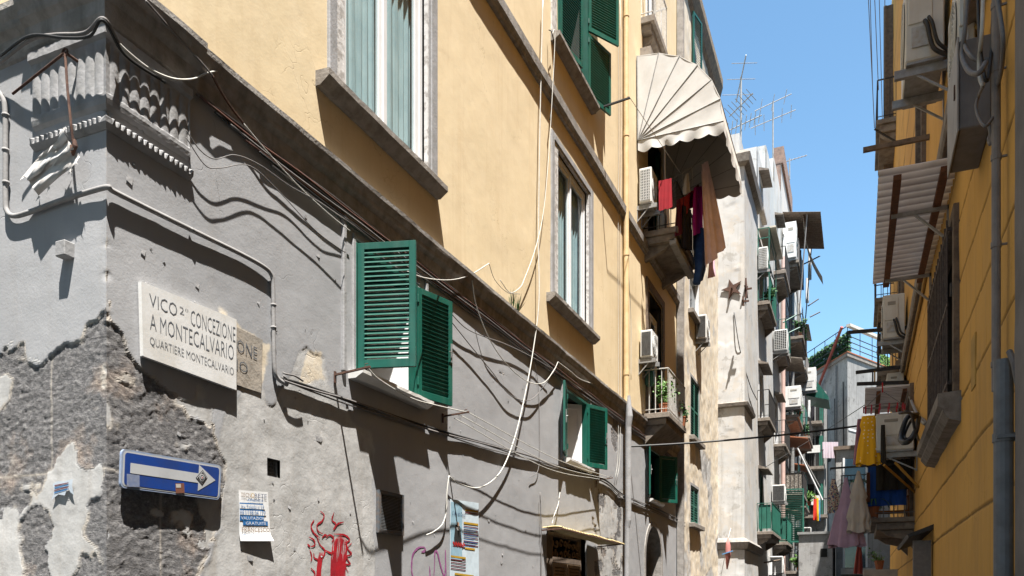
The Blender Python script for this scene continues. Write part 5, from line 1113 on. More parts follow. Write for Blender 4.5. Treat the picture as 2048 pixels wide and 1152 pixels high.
for i in range(ns+1):
    k = MB().tube([(XL+.04, s0-.004, zc), rib(i, s0, .995)+Vector((0, -.004, 0)), rib(i, s1, .995), (XL+.04, s1, zc)], .011, 5); k.build('rib', mGMET, t)
# --- hanging cloths
def hang(label, cat, p0, p1, L, mt, folds=4, amp=.03, flare=1., parent=None, name=None, group=None, shear=(0, 0, 0), n=26, taper0=1., hem=.0, kids=None, sagz=0):
    p0, p1 = Vector(p0), Vector(p1); d = p1-p0; e = Vector((-d.y, d.x, 0)); e = e.normalized() if e.length > 1e-6 else Vector((1, 0, 0)); mid = (p0+p1)/2; P = []
    ph = (p0.x*7+p0.z*3) % 6
    for i in range(n+1):
        f = i/n; row = []
        for j in range(15):
            g_ = j/14; w_ = taper0+(flare-taper0)*g_**.8; q = mid+d*(f-.5)*w_+Vector(shear)*g_-Vector((0, 0, L*g_+hem*g_*abs(math.sin(f*9+ph))+sagz*4*f*(1-f)*(1-g_)))
            q = q+e*(amp*(.35+g_)*math.sin(f*folds*6.283+ph+g_*.8)+amp*.5*math.sin(f*folds*2.7*6.283+g_*2)); row.append(q)
        P.append(row)
    o = MB().grid(P).build(name or cat.replace(' ', '_'), mt, parent, smooth=True)
    if not parent: tag(o, label, cat, group)
    return o
def skirt(label, cat, top, r0, r1, L, mt, folds=9, amp=.18, levels=None, name=None, squash=.5, az=0, parent=None):
    top = Vector(top); rows = []; nn = 60
    lv = levels or [(0, r0), (1, r1)]
    for j in range(22):
        g_ = j/21
        for (a, ra), (b, rb) in zip(lv, lv[1:]):
            if a <= g_ <= b: r = ra+(rb-ra)*(g_-a)/(b-a)
        row = []
        for i in range(nn+1):
            t_ = 2*math.pi*i/nn; k = r*(1+amp*g_*math.sin(folds*t_+g_*2)+amp*.4*g_*math.sin(folds*2.3*t_)); x, y = k*math.cos(t_), k*squash*math.sin(t_)
            row.append(top+Vector((x*math.cos(az)-y*math.sin(az), x*math.sin(az)+y*math.cos(az), -L*g_-.03*g_*math.sin(3*t_))))
        rows.append(row)
    o = MB().grid(rows).build(name or cat.replace(' ', '_'), mt, parent, smooth=True)
    if not parent: tag(o, label, cat)
    return o
xb = XL+.86                                           # line of the clothes outside the upper balcony
c_red, c_mag, c_pink = cloth('red', (.30, .008, .016)), cloth('magenta', (.50, .015, .27)), cloth('salmon', (1.15, .92, 1.0))
dr_ = thing('drying_rod', 'thin rod carrying washing under the fan awning, with cord ties', 'drying rod', (XL+.1, 16.7, 10.5)); a = PX(1345, 357, XL+.5); b = PX(1408, 318, XL+1.05); MB().tube([(XL+.05, a.y-.2, a.z-.2), a, b], .012, 6).build('rod', mGMET, dr_)
k = MB()
for f in (.3, .6, .9): q = a.lerp(b, f); k.tube([q, q+Vector((.02, .02, -.22)), q+Vector((0, .04, -.4))], .008, 4)
k.build('cord', mWCABLE, dr_)
def at(u, v, x): return PX(u, v, x)
hang('salmon pink sheet hanging lowest and outermost from the rod under the fan awning', 'sheet', at(1403, 330, XL+1.0), at(1414, 322, XL+1.05), 2.05, c_pink, 2, .05, 3.4, shear=(.2, .25, 0), name='bed_sheet')
hang('magenta cloth hanging between the salmon sheet and the red cloth', 'cloth', at(1388, 375, XL+.86), at(1405, 372, XL+.88), 1.05, c_mag, 3, .035, 1.2, name='garment')
hang('bright red cloth folded over the balcony rail beside the air conditioner', 'cloth', at(1317, 362, XL+.5), at(1343, 356, XL+.72), .60, c_red, 2, .02, 1., name='towel')
hang('red cloth sagging from the line behind the magenta cloth', 'cloth', at(1360, 398, XL+.76), at(1402, 362, XL+.80), .42, c_red, 3, .03, .85, name='garment', sagz=.05)
hang('dark maroon garment hanging inside the upper balcony', 'garment', at(1353, 400, XL+.72), at(1366, 396, XL+.74), .75, cloth('maroon', (.12, .01, .03)), 3, .03, 1.1)
hang('small white cloth twisted and pegged under the drying rod', 'cloth', at(1371, 348, XL+.8), at(1377, 345, XL+.8), .42, cloth('dirty_white', (.55, .52, .5)), 2, .03, 2.0, taper0=.7, name='garment')
j = thing('jeans', 'dark blue jeans hanging by the waist below the upper balcony', 'jeans', at(1398, 470, xb)); jm = cloth('denim', (.03, .07, .19), (.05, .11, .27)); q = at(1398, 466, xb)
for dy, dx in ((-.07, 0), (.09, .02)):
    k = MB(); k.tube([q+Vector((dx, dy*.4, 0)), q+Vector((dx, dy*.8, -.3)), q+Vector((dx+.02, dy*1.1, -.8)), q+Vector((dx-.03, dy*1.3-.04, -1.12+dy))], .1, 10, rr=[.12, .12, .095, .085]); k.build('leg', jm, j, smooth=True)
k = MB(); k.tube([q+Vector((.01, .0, .06)), q+Vector((.01, .0, -.1)), q+Vector((.01, .0, -.28))], .15, 12, rr=[.13, .15, .13]); k.build('waist', jm, j, smooth=True)
hang('small pale pink garment showing below the salmon sheet', 'garment', at(1420, 520, XL+1.0), at(1428, 518, XL+1.02), .42, cloth('pale_pink', (.75, .5, .6)), 2, .03, 1.2)
hang('dark trousers hanging on the balcony rail beside the magenta cloth', 'trousers', at(1366, 410, XL+.78), at(1380, 420, XL+.78), .9, cloth('black', (.02, .018, .025)), 3, .04, 1.0)
p = at(1309, 470, XL+.35); t = thing('gas_bottle', 'small pale gas bottle standing on the upper balcony behind the bars', 'bottle', (p.x, 17.0, 9.34)); MB().tube([(p.x, 17.0, 9.34), (p.x, 17.0, 9.7), (p.x, 17.0, 9.78)], .11, 12, rr=[.11, .11, .06]).build('body', M('pale_enamel', (.5, .48, .42)), t, smooth=True); MB().tube([(p.x, 17.0, 9.78), (p.x, 17.0, 9.84)], .05, 8).build('valve', mGMET, t)
# --- plants
def plant(label, base, h, w_, n, size, seed, mt=None, pot=True, trail=0, group='potted plants on the balconies', pm=None, hang_=None):
    rnd = random.Random(seed); b = Vector(base); t = thing('potted_plant', label, 'plant', base, group)
    if pot:
        k = MB(); k.tube([b, b+Vector((0, 0, .18)), b+Vector((0, 0, .2)), b+Vector((0, 0, .22))], .1, 12, rr=[.075, .105, .115, .115]); k.build('pot', pm or mTERR, t)
    st = MB(); lf = MB(); z0 = .18 if pot else 0
    for i in range(max(5, n//60)):
        a = rnd.random()*6.28; r = rnd.random()*w_; tip = b+Vector((r*math.cos(a), r*math.sin(a)*1.2, z0+h*(.5+.5*rnd.random())-trail*rnd.random())); mid = b.lerp(tip, .5)+Vector((0, 0, h*.15)); P = spline([b+Vector((0, 0, z0-.02)), mid, tip], 5); st.tube(P, .005, 4)
        for k_ in range(n//max(5, n//60)):
            q = P[rnd.randrange(3, len(P))]+Vector((rnd.gauss(0, .035), rnd.gauss(0, .035), rnd.gauss(0, .035))); d = Vector((rnd.gauss(0, 1), rnd.gauss(0, 1), rnd.gauss(0, .7))).normalized(); e = d.orthogonal().normalized()*size*.28; d = d*size*(.6+.6*rnd.random()); lf.add([q, q+d*.5+e, q+d, q+d*.5-e], [(0, 1, 2, 3)])
    st.build('stem', mTIMB, t); lf.build('foliage', mt or mLEAF, t); return t
plant('leafy light green plant in a terracotta pot at the front of the white railing', (XL+.40, 16.98, 5.5), .62, .22, 420, .075, 1)
plant('bushy plant just behind the front one on the lower balcony', (XL+.38, 17.45, 5.5), .75, .2, 420, .07, 2, pm=mIRON)
plant('dark climbing plant spilling over the far end of the lower balcony', (XL+.50, 18.35, 5.5), .85, .25, 520, .07, 3, mLEAF2, trail=1.0)
plant('small low plant in the middle of the lower balcony', (XL+.44, 17.9, 5.5), .4, .16, 220, .06, 4, trail=.3)
t = thing('window_box', 'green plastic box hooked inside the near end of the white railing', 'box', (XL+.12, 16.9, 6.2)); MB().box((XL+.03, 16.82, 6.12), (XL+.2, 17.0, 6.45)).build('body', mGREEN, t, bevel=.02); MB().box((XL+.02, 16.81, 6.455), (XL+.21, 17.01, 6.48)).build('lid', mGREEN2, t, bevel=.006)
rnd = random.Random(9); m = MB()
for u in (1018, 1022, 1030, 1032):
    b = Lw(u, 612-(1045-u)*.3, .03); b = Vector((XL+.03, Lw(u, 600).y, 5.41))
    for i in range(7): d = Vector((rnd.gauss(.02, .03), rnd.gauss(0, .05), .12+rnd.random()*.16)); e = Vector((0, .007, 0)); m.add([b-e, b+e, b+d*.6+e, b+d, b+d*.6-e], [(0, 1, 2, 3, 4)])
tag(m.build('weeds', mLEAF2), 'small tufts of weed growing on the moulding left of the middle window', 'weeds')
# --- iron brackets for clothes lines
def bracket(label, root, tip, w_=.022, mt=None):
    o = MB().bar(root, tip, w_, w_*.7).box((root[0]-.005, root[1]-.012, root[2]-.07), (root[0]+.008, root[1]+.012, root[2]+.03)); tip = Vector(tip); o.tube([tip-Vector((.05, 0, 0)), tip-Vector((.05, .0, -.03)), tip-Vector((.02, 0, -.03))], .004, 4)
    return tag(o.build('clothesline_bracket', mt or mRUST), label, 'bracket', 'clothes line brackets')
r1 = Lw(668, 750); t1 = Vector((XL+.37, r1.y, r1.z+.03)); bracket('rusty bracket under the left end of the biggest green window', r1+Vector((.01, 0, 0)), t1)
r2 = Lw(884, 833); t2 = Vector((XL+.33, r2.y, r2.z+.02)); bracket('rusty bracket under the right end of the biggest green window', r2+Vector((.01, 0, 0)), t2)
r3 = Lw(1192, 960); t3 = Vector((XL+.30, r3.y, r3.z+.02)); bracket('rusty bracket under the right end of the middle green window', r3+Vector((.01, 0, 0)), t3)
r4 = Lw(1190, 219); t4 = Vector((XL+.62, r4.y, r4.z+.05)); bracket('dark bracket below the shutters above the downpipe, holding a thin string', r4+Vector((.01, 0, 0)), t4, .035, mIRON)
# --- cables and ropes
def cable(label, pts, r, mt, n=8, sides=6, group='cables on the house front', smooth=True, name='cable'):
    return tag(MB().tube(spline(pts, n) if len(pts) > 2 else pts, r, sides).build(name, mt, smooth=smooth), label, 'cable', group)
G1 = lambda *q: [Lw(*p) for p in q]
rnd = random.Random(21); red_c = M('reddish_cable', (.16, .07, .05), (.1, .06, .05), 12, .7)
lab = ['topmost', 'second', 'third', 'fourth', 'fifth', 'sixth', 'lowest']
for i in range(7):
    z0 = 5.075-i*.019; P = []; s = 4.1+.15*i
    while s < 19.8: P.append((XL+.022+.01*rnd.random()+(.006 if i % 2 else 0), s, z0-.012*abs(math.sin(s*2.1+i))-.02*abs(math.sin(s*.7))*(i/7)+.006*rnd.random())); s += .55
    cable(lab[i]+' cable of the bundle under the moulding', P, .0085, red_c if i in (1, 4) else mBCABLE if i % 3 else mGCABLE, 3, 5, 'bundled cables under the moulding')
# bundle of dark cables slanting down across the front
for i, (dr_x, mt, r, lb) in enumerate(((.026, mBCABLE, .012, 'black sleeve of the slanting bundle'), (.036, mGCABLE, .009, 'grey cable on the outside of the slanting bundle'), (.022, mGCABLE, .008, 'thin grey cable behind the slanting bundle'), (.03, mGCABLE, .007, 'thin cable below the slanting bundle'))):
    pts = [(558+i*3, 757-i*3), (590, 764), (640, 781), (700, 801), (780, 829), (860, 855), (960, 884), (1060, 912), (1110, 930), (1205, 957), (1240, 985), (1270, 1000), (1320, 1020), (1370, 1046)]
    cable(lb, [Lw(u, v+i*2.2+(3*math.sin(u*.021+i*2) if i else 0), dr_x) for u, v in pts], r, mt, 6, 6, 'slanting cable bundle')
cable('grey cable curling off the conduit end', G1((566,745,.05),(572,748,.07),(590,752,.08),(606,762,.07)), .008, mGCABLE)
cable('dark cable running over the top of the corner capital', [PY(0,125,Y0-.06), PY(60,80,Y0-.12), PY(110,70,Y0-.12), PY(170,66,Y0-.12), Vector((XL+.13, Y0-.13, 5.0)), Lw(238,88,.072)], .012, mGCABLE)
cable('second dark cable over the corner capital', [PY(0,112,Y0-.08), PY(60,72,Y0-.14), PY(130,76,Y0-.13), PY(180,72,Y0-.13), Vector((XL+.14, Y0-.14, 4.98)), Lw(250,110,.055), Lw(330,165,.06)], .009, mBCABLE)
cable('white cable drooping from the corner capital to the moulding', [Lw(226,74,.077), Lw(255,103,.083), Lw(300,138,.083), Lw(345,157,.083), Lw(385,158,.083), Lw(415,146,.083), Lw(448,140,.066)], .0068, mWCABLE)
cable('rusty stay running down from the top corner moulding', [Lw(292,2,.17), Lw(345,62,.110), Lw(400,122,.110), Lw(425,152,.110)], .007, mGCABLE)
cable('twisted rusty wire bundle below the moulding', [Lw(425,152,.110), Lw(440,180,.088), Lw(462,215,.072), Lw(486,246,.055)], .009, mRUST)
cable('thin white wire slanting from the twisted bundle to the window', [Lw(486,246,.055), Lw(540,310,.06), Lw(600,375,.05), Lw(660,430,.05), Lw(700,462,.05)], .005, mWCABLE)
cable('wire sagging across the wall above the conduit', G1((372,260,.066),(400,300,.066),(430,318,.066),(470,310,.066),(520,330,.066),(580,372,.055),(640,405,.08),(690,440,.07)), .0038, mGCABLE)
cable('second wire sagging across the wall above the conduit', G1((372,275,.077),(410,330,.077),(440,336,.077),(500,332,.072),(560,385,.066),(630,460,.055),(690,505,.07)), .0038, mGCABLE)
cable('white cable looping beside the big shutters', [Lw(815,543,.25), Lw(850,556,.22), Lw(900,560,.088), Lw(940,550,.077), Lw(978,527,.066)], .006, mWCABLE)
cable('thin dark wire dropping from the white loop', [Lw(978,527,.066), Lw(990,560,.061), Lw(1015,585,.061), Lw(1040,588,.08)], .004, mGCABLE)
cable('cable hanging in a loop left of the middle green window', G1((944,560,.077),(952,610,.055),(975,670,.08),(1000,712,.07),(1030,745,.07),(1060,765,.07),(1088,765,.07),(1108,740,.07),(1116,724,.08)), .006, mWCABLE)
cable('cable running over the middle green window', G1((1116,724,.08),(1140,742,.08),(1160,758,.08),(1190,768,.055),(1216,770,.055)), .006, mWCABLE)
cable('grey cable sagging between the two green windows', G1((896,620,.066),(930,655,.055),(965,672,.055),(1010,688,.055),(1060,712,.055),(1100,735,.08)), .006, mGCABLE)
cable('lower grey cable sagging towards the middle green window', G1((900,640,.066),(940,690,.055),(985,745,.055),(1020,790,.055),(1060,800,.055),(1090,770,.050),(1112,735,.08)), .006, mGCABLE)
cable('long white rope hanging down the whole front', G1((1086,0,.066),(1082,150,.066),(1079,300,.066),(1077,480,.077),(1078,600,.110),(1068,690,.077),(1050,790,.066),(1028,880,.066),(1000,945,.055),(960,975,.08),(920,968,.06),(898,952,.05)), .0085, mWCABLE)
cable('white cable end dangling beside the notice', G1((898,952,.05),(894,985,.05),(893,1020,.05),(885,1048,.05),(868,1063,.05),(853,1070,.05)), .007, mWCABLE)
cable('white rope hanging from the upper window ledge', [Lw(1103,72,.099), Lw(1110,68,.110), Lw(1104,200,.099), Lw(1096,330,.088), Lw(1086,430,.083), Lw(1070,500,.077), Lw(1050,555,.072), Lw(1040,575,.066), Lw(1020,585,.055), Lw(1000,560,.055)], .0055, mWCABLE)
cable('thin cord tied round the upper window ledge', G1((1098,60,.05),(1104,66,.110),(1108,100,.088),(1106,180,.066),(1100,240,.08)), .008, mBCABLE)
cable('string from the dark bracket to the drying rod', [t4, PX(1360, 345, XL+.7)], .006, mWCABLE, sides=4)
cable('white cable hanging beside the downpipe', G1((1256,330,.055),(1252,420,.08),(1255,500,.08),(1258,560,.08),(1262,640,.06),(1262,760,.05)), .006, mWCABLE)
for i, u in enumerate((1236, 1240)): cable(['left', 'right'][i]+' thin wire running straight down left of the downpipe', G1((u,0,.02),(u+2,250,.02),(u,500,.02),(u+1,700,.02),(u,900,.02),(u-6,960,.02)), .005, mWCABLE, 4, 4)
cable('clothes line drooping between the two rusty brackets', [t1-Vector((.03,0,0)), Lw(760,760,.35), Lw(820,795,.32), Lw(870,810,.3), t2-Vector((.03,0,0))], .006, mWCABLE)
for i, (dz, dx) in enumerate(((0, 0), (-.03, -.08), (-.05, -.16))):
    cable(['outer', 'middle', 'inner'][i]+' clothes line stretched between the two green windows', [t2+Vector((dx-.02, 0, dz)), t2.lerp(t3, .5)+Vector((dx, 0, dz-.10-.03*i)), t3+Vector((dx-.02, 0, dz*.5))], .0045, mWCABLE, group='stretched clothes lines')
cable('cable joined to the middle window latch', G1((1060,955,.03),(1078,930,.03),(1078,800,.02),(1070,720,.02)), .004, mGCABLE)
cable('cable dropping to the street door canopy', G1((1080,985,.04),(1082,1040,.04),(1083,1100,.03),(1083,1170,.03)), .007, mGCABLE)
cable('looped cable above the street door canopy', G1((1120,985,.05),(1116,1010,.06),(1108,1032,.06),(1104,1048,.06)), .007, mWCABLE)
for i, (a_, b_) in enumerate((((1255, 894, .0), (1812, 836, .0)),)):
    A_ = Lw(1257, 893, 0); B_ = Rw(1812, 838, 0); P = [A_.lerp(B_, k/20)-Vector((0, 0, .25*4*(k/20)*(1-k/20)*.3)) for k in range(21)]
    tag(MB().tube(P, .02, 6).build('street_cable', mBCABLE), 'thick dark cable strung across the street from the grey pipe', 'cable')
A_ = PX(1500, 935, XC); B_ = PX(1735, 805, .0); cable('thin cable slanting up across the far house fronts', [PX(1530, 935, XC+.3), PD(1640, 868, 32), PD(1745, 800, 20)], .012, mBCABLE, group='cables across the street')
cable('thin cable hanging diagonally on the white tower', [PY(1468, 625, B_END-.03), PY(1480, 700, B_END-.03), PX(1500, 770, XC+.06), PX(1514, 800, XC+.1)], .015, mBCABLE, group='cables across the street')
for i, (u0, v0, u1, v1, s) in enumerate(((1734, -60, 1749, 256, 20), (1739, -60, 1745, 170, 21), (1747, -60, 1757, 180, 20.5), (1757, -60, 1765, 250, 21.5), (1770, -60, 1769, 170, 19))):
    cable(['leftmost', 'second', 'third', 'fourth', 'rightmost'][i]+' thin wire hanging against the sky at upper right', [PY(u0, v0, s), PY((u0+u1)/2, (v0+v1)/2, s), PY(u1, v1, s)], .009, mGCABLE, group='wires against the sky')
tag(MB().bar(PY(1749, 258, 20), Vector((XR, 20.3, PY(1749, 258, 20).z-.3)), .03).build('wire_bracket', mIRON), 'small dark arm holding the leftmost wire against the sky', 'bracket')
# loops of cable at the top right
gq = lambda *q: [PX(u, v, x) for u, v, x in q]
cable('black cable loop hanging in front of the cabinet top', gq((1938,-40,.70),(1930,60,.66),(1924,110,.64),(1938,142,.63),(1958,146,.66),(1972,125,.70)), .016, mGCABLE, group='cable loops above the cabinet')
cable('longer cable loop beside the first one', gq((1945,-40,.74),(1932,50,.68),(1928,85,.66),(1940,110,.66),(1956,121,.70),(1980,118,.76)), .013, mGCABLE, group='cable loops above the cabinet')
cable('pale straight cable running down into the loops', gq((1967,-40,.72),(1964,60,.70),(1958,120,.70),(1960,155,.70),(1966,172,.71)), .013, mWCABLE, group='cable loops above the cabinet')
cable('brown cable hooked below the cabinet', gq((1966,172,.71),(1958,190,.72),(1952,215,.70),(1960,240,.70),(1972,252,.72),(1988,232,.78)), .010, mGCABLE, group='cable loops above the cabinet')
cable('tangle of cable right of the loops', gq((1955,-40,.74),(1958,60,.72),(1966,140,.70),(1975,160,.72),(1982,110,.76),(1985,60,.78),(1988,-30,.78)), .012, mBCABLE, group='cable loops above the cabinet')
cable('short hooked cable under the cabinet', gq((1978,250,.76),(1984,280,.77),(1980,288,.76),(1978,276,.76),(1986,262,.78)), .012, mGCABLE, group='cable loops above the cabinet')
cable('outer cable bending round the thin drain pipe', gq((1990,-30,.73),(2000,30,.74),(2006,80,.75),(2004,130,.77),(1996,170,.80)), .013, mGCABLE, group='cable loops above the cabinet')
cable('black hose loop on the big dusty air conditioner', gq((1835,828,.70),(1815,835,.5),(1802,870,.42),(1804,884,.40),(1818,882,.45),(1832,862,.6),(1838,835,.72)), .028, mBCABLE, group='hoses on the dusty air conditioner')
cable('thin black hose inside the bigger loop', gq((1836,832,.72),(1822,842,.55),(1808,872,.45),(1820,876,.5),(1834,850,.7)), .018, mBCABLE, group='hoses on the dusty air conditioner')
cable('grey cable loop against the ochre wall', gq((1800,826,.35),(1822,828,.5),(1830,860,.6),(1840,882,.74),(1850,868,.8),(1852,845,.82),(1842,835,.8)), .016, mGCABLE, group='hoses on the dusty air conditioner')
cable('grey conduit slanting down the ochre wall to the dusty air conditioner', [Rw(1807, 757, .04), Rw(1822, 800, .04), Rw(1838, 835, .04), Rw(1850, 848, .03)], .024, mGMET, group='hoses on the dusty air conditioner')
cable('dark strand rising from the barred window sill to the hose loops', [Rw(1850, 848, .03), Rw(1866, 835, .05), Rw(1876, 822, .03), Rw(1882, 800, .03)], .014, mBCABLE, group='hoses on the dusty air conditioner')
# --- iron hook with rods and the white rag on the side wall
t = thing('hook_rod', 'rusty eye hook and two hanging rods on the corner capital', 'hook', PY(130, 105, Y0-.08)); e = PY(130, 105, Y0-.11)
MB().tube([(e.x, Y0-.0, e.z), e], .009, 6).tube([e+Vector((.022*math.cos(a*.7), 0, .022*math.sin(a*.7))) for a in range(10)], .007, 5).build('hook', mRUST, t)
MB().tube([e, PY(25, 188, Y0-.16)], .008, 6).build('rod', mRUST, t)
f = PY(148, 300, Y0-.10); MB().tube([e, PY(135, 180, Y0-.12), PY(142, 250, Y0-.12), f], .008, 6).tube([f+Vector((0, 0, .06)), f+Vector((.012, 0, .02)), f-Vector((.01, 0, .02)), f+Vector((-.02, 0, .03))], .013, 5).build('hanging_rod', mRUST, t)
rg = MB(); rnd = random.Random(4); base = [(122,280),(140,300),(138,330),(112,340),(85,358),(58,380)]; P = []
for i, (u, v) in enumerate(((140,285),(132,300),(118,312),(102,326),(82,345),(60,366))):
    row = []
    for k_ in range(9): g_ = k_/8-.5; row.append(PY(u+g_*(34+6*math.sin(i))+rnd.random()*3, v+g_*(46+8*math.cos(i*2))+rnd.random()*6, Y0-.085-.02*math.sin(k_*1.6+i)-.015*rnd.random()))
    P.append(row)
rg.grid(P)
for i in range(26): q = P[rnd.randrange(6)][rnd.choice((0, 8))]; rg.add([q, q+Vector((rnd.gauss(0, .02), rnd.gauss(0, .01), -.02-.03*rnd.random())), q+Vector((rnd.gauss(.01, .02), 0, rnd.gauss(0, .01)))], [(0, 1, 2)])
tag(rg.build('rag', cloth('torn_white', (.72, .70, .68), (.6, .56, .52)), smooth=True), 'torn white rag caught on the hanging rod at the corner', 'rag')
# ================================================================= washing and poles on the shaded side and far away
gq1 = lambda u, v, s: PY(u, v, s)
pale = cloth('cream', (.55, .47, .38), (.48, .42, .36)); lil = cloth('lilac', (.50, .33, .42), (.42, .27, .34)); dusk = cloth('dusty_rose', (.40, .18, .22)); blue = cloth('royal_blue', (.01, .06, .28)); olive = cloth('dark_olive', (.03, .027, .022)); yel = cloth('mustard', (.62, .33, .02)); org = cloth('orange', (.65, .3, .16))
def dots():
    t = NT('cloth_yellow_dots'); v = t.n('TexVoronoi'); v.inputs['Scale'].default_value = 16; v.inputs['Randomness'].default_value = .35; t.l(t.pos, v.inputs['Vector'])
    return t.fin(t.ramp(v.outputs['Distance'], [(.17, (.75, .65, .45)), (.20, (.70, .36, .015))]), .9)
def floral():
    t = NT('cloth_floral'); return t.fin(t.ramp(t.noise(26, 2), [(.36, (.06, .12, .09)), (.46, (.55, .5, .42)), (.54, (.3, .12, .06)), (.6, (.05, .08, .16))]), .9)
rk = thing('peg_hanger', 'round drying hanger with many red clothes pegs', 'drying hanger', PY(1765, 815, 14.3)); c0 = gq1(1768, 812, 14.3); m = MB()
m.tube([c0+Vector((.30*math.cos(i*.35), .16*math.sin(i*.35), 0)) for i in range(19)], .008, 5).tube([gq1(1765, 782, 14.3), c0+Vector((-.25, 0, .02))], .005, 4).tube([gq1(1765, 782, 14.3), c0+Vector((.25, 0, .02))], .005, 4); m.build('ring', mGCABLE, rk)
MB().tube([gq1(1765, 765, 14.3), gq1(1765, 785, 14.3)], .012, 6).build('hook', M('red_plastic', (.45, .01, .02), None, 5, .4), rk)
for i in range(14): a = i*.45; q = c0+Vector((.30*math.cos(a), .16*math.sin(a), -.03)); MB().bar(q+Vector((0, 0, .04)), q-Vector((0, 0, .06)), .022, .02).build('peg', M('red_plastic', (.45, .01, .02)), rk)
d_ = skirt('mustard yellow child dress with white polka dots hanging from the red pegs', 'dress', gq1(1737, 832, 14.3), .07, .15, .78, dots(), 6, .2, levels=[(0, .10), (.22, .13), (.26, .10), (.6, .14), (1, .17)], squash=.4)
skirt('orange pyjama top beside the polka dot dress', 'garment', gq1(1762, 828, 14.4), .05, .07, .62, org, 4, .2, squash=.4)
hang('dusty pink fabric hanging behind the polka dot dress', 'fabric', gq1(1715, 838, 14.9), gq1(1755, 836, 14.9), .78, dusk, 4, .03, 1.15, shear=(-.05, 0, 0))
skirt('dark garment with a blue tag next to the dusty air conditioner', 'garment', gq1(1766, 850, 14.15), .03, .04, .6, olive, 3, .2)
cp = MB(); cp.bar(gq1(1661, 937, 14.6), gq1(1790, 928, 14.6), .03); cp.bar(gq1(1661, 937, 14.6), gq1(1661, 940, 15.6), .02); cp.bar(gq1(1735, 915, 14.6), gq1(1735, 935, 14.6), .02)
tag(cp.build('drying_pole', mIRON), 'dark pole reaching out from the balcony and carrying skirts', 'pole')
for i, (u0, v0, u1, v1, s) in enumerate(((1790, 925, 1838, 975, 13.6), (1768, 930, 1830, 985, 13.6))):
    tag(MB().tube([PY(u0, v0, s+.2), PX(u1, v1, XR)], .02, 6).build('yellow_pole', M('yellow_pole_paint', (.45, .24, .04), None, 5)), ['upper', 'lower'][i]+' slanting yellow pole fixed to the ochre wall over the towel', 'pole')
skirt('long lilac and rose tiered skirt hanging from the dark pole', 'skirt', gq1(1692, 955, 14.6), .04, .25, 1.15, lil, 7, .16, levels=[(0, .02), (.5, .14), (.52, .17), (1, .27)], squash=.35)
skirt('cream ruffled dress hanging from the dark pole, nearest to the blue towel', 'dress', gq1(1717, 942, 14.5), .03, .2, 1.0, pale, 6, .2, levels=[(0, .02), (.45, .13), (.47, .10), (.8, .17), (.82, .13), (1, .16)], squash=.45)
skirt('off-white skirt half hidden behind the cream dress', 'skirt', gq1(1708, 965, 14.9), .05, .2, .85, cloth('off_white', (.5, .48, .46)), 5, .2, squash=.5)
skirt('floral patterned top at the outer end of the dark pole', 'top', gq1(1667, 958, 14.6), .05, .08, .55, floral(), 4, .3, levels=[(0, .03), (.5, .08), (1, .07)], squash=.5)
hang('mustard scarf between the lilac skirt and the cream dress', 'scarf', gq1(1688, 958, 14.8), gq1(1693, 958, 14.8), .58, yel, 2, .02, 1.8, shear=(.13, 0, 0))
hang('royal blue towel hanging over the shaded balcony railing', 'towel', (.14, 14.86, 3.87), (.72, 14.86, 3.87), .72, blue, 3, .015, 1.0)
hang('dark olive garment hanging in front of the blue towel', 'garment', (.26, 14.78, 3.9), (.80, 14.78, 3.9), .50, olive, 3, .02, 1.0)
hang('rust coloured cloth beside the blue towel', 'cloth', gq1(1733, 945, 14.8), gq1(1740, 945, 14.8), .5, cloth('rust_brown', (.22, .09, .05)), 2, .02, 1.1)
hang('coral red cloth hanging low at the end of the street', 'cloth', gq1(1716, 1082, 20), gq1(1722, 1082, 20), .75, cloth('coral', (.45, .1, .08)), 2, .03, 3.2, shear=(-.03, 0, 0))
t = thing('plate_rack', 'orange wooden rack standing on the shaded balcony', 'rack', (.3, 15.6, 2.96))
for z in (3.1, 3.35, 3.6): MB().box((.28, 15.5, z), (.8, 15.8, z+.03)).build('shelf', M('orange_wood', (.35, .12, .03), None, 9), t)
for x in (.28, .78): MB().box((x, 15.5, 2.96), (x+.03, 15.8, 3.95)).build('side', M('orange_wood', (.35, .12, .03)), t)
def spiky(label, base, n, L, seed):
    rnd = random.Random(seed); t = thing('potted_plant', label, 'plant', base, 'potted plants on the balconies'); b = Vector(base); MB().tube([b, b+Vector((0, 0, .2))], .1, 10, rr=[.08, .11]).build('pot', mTERR, t); m = MB()
    for i in range(n):
        a = rnd.random()*6.28; o = Vector((math.cos(a), math.sin(a), 0)); P = [b+Vector((0, 0, .2))+o*L*f*(.6+.5*rnd.random()*0)+Vector((0, 0, L*(.7*f-.75*f*f))) for f in (0, .3, .6, .85, 1)]; e = Vector((-o.y, o.x, 0))*.025; m.grid([[p+e*(1-k/5), p-e*(1-k/5)] for k, p in enumerate(P)])
    m.build('foliage', mLEAF2, t); return t
spiky('spiky leaved plant hanging over the outer corner of the shaded balcony', (.22, 15.0, 2.98), 26, .6, 31)
spiky('spiky leaved plant behind the cream dress', (-.05, 18.4, 3.75), 24, .7, 32)
tag(MB().box((-.2, 18.2, 3.66), (.05, 18.6, 3.74)).bar((.05, 18.4, 3.7), (XR, 18.4, 3.7), .04).build('plant_shelf', mIRON), 'small shelf on an arm carrying the spiky plant behind the cream dress', 'shelf')
o = MB().box((.1, 21.4, 2.1), (.85, 23, 2.3)).build('balcony', M('pale_slab', (.5, .48, .44)), bldR)
plant('flowering plant in a terracotta trough on the white ledge at lower right', (.45, 21.6, 2.3), .25, .2, 160, .07, 33)
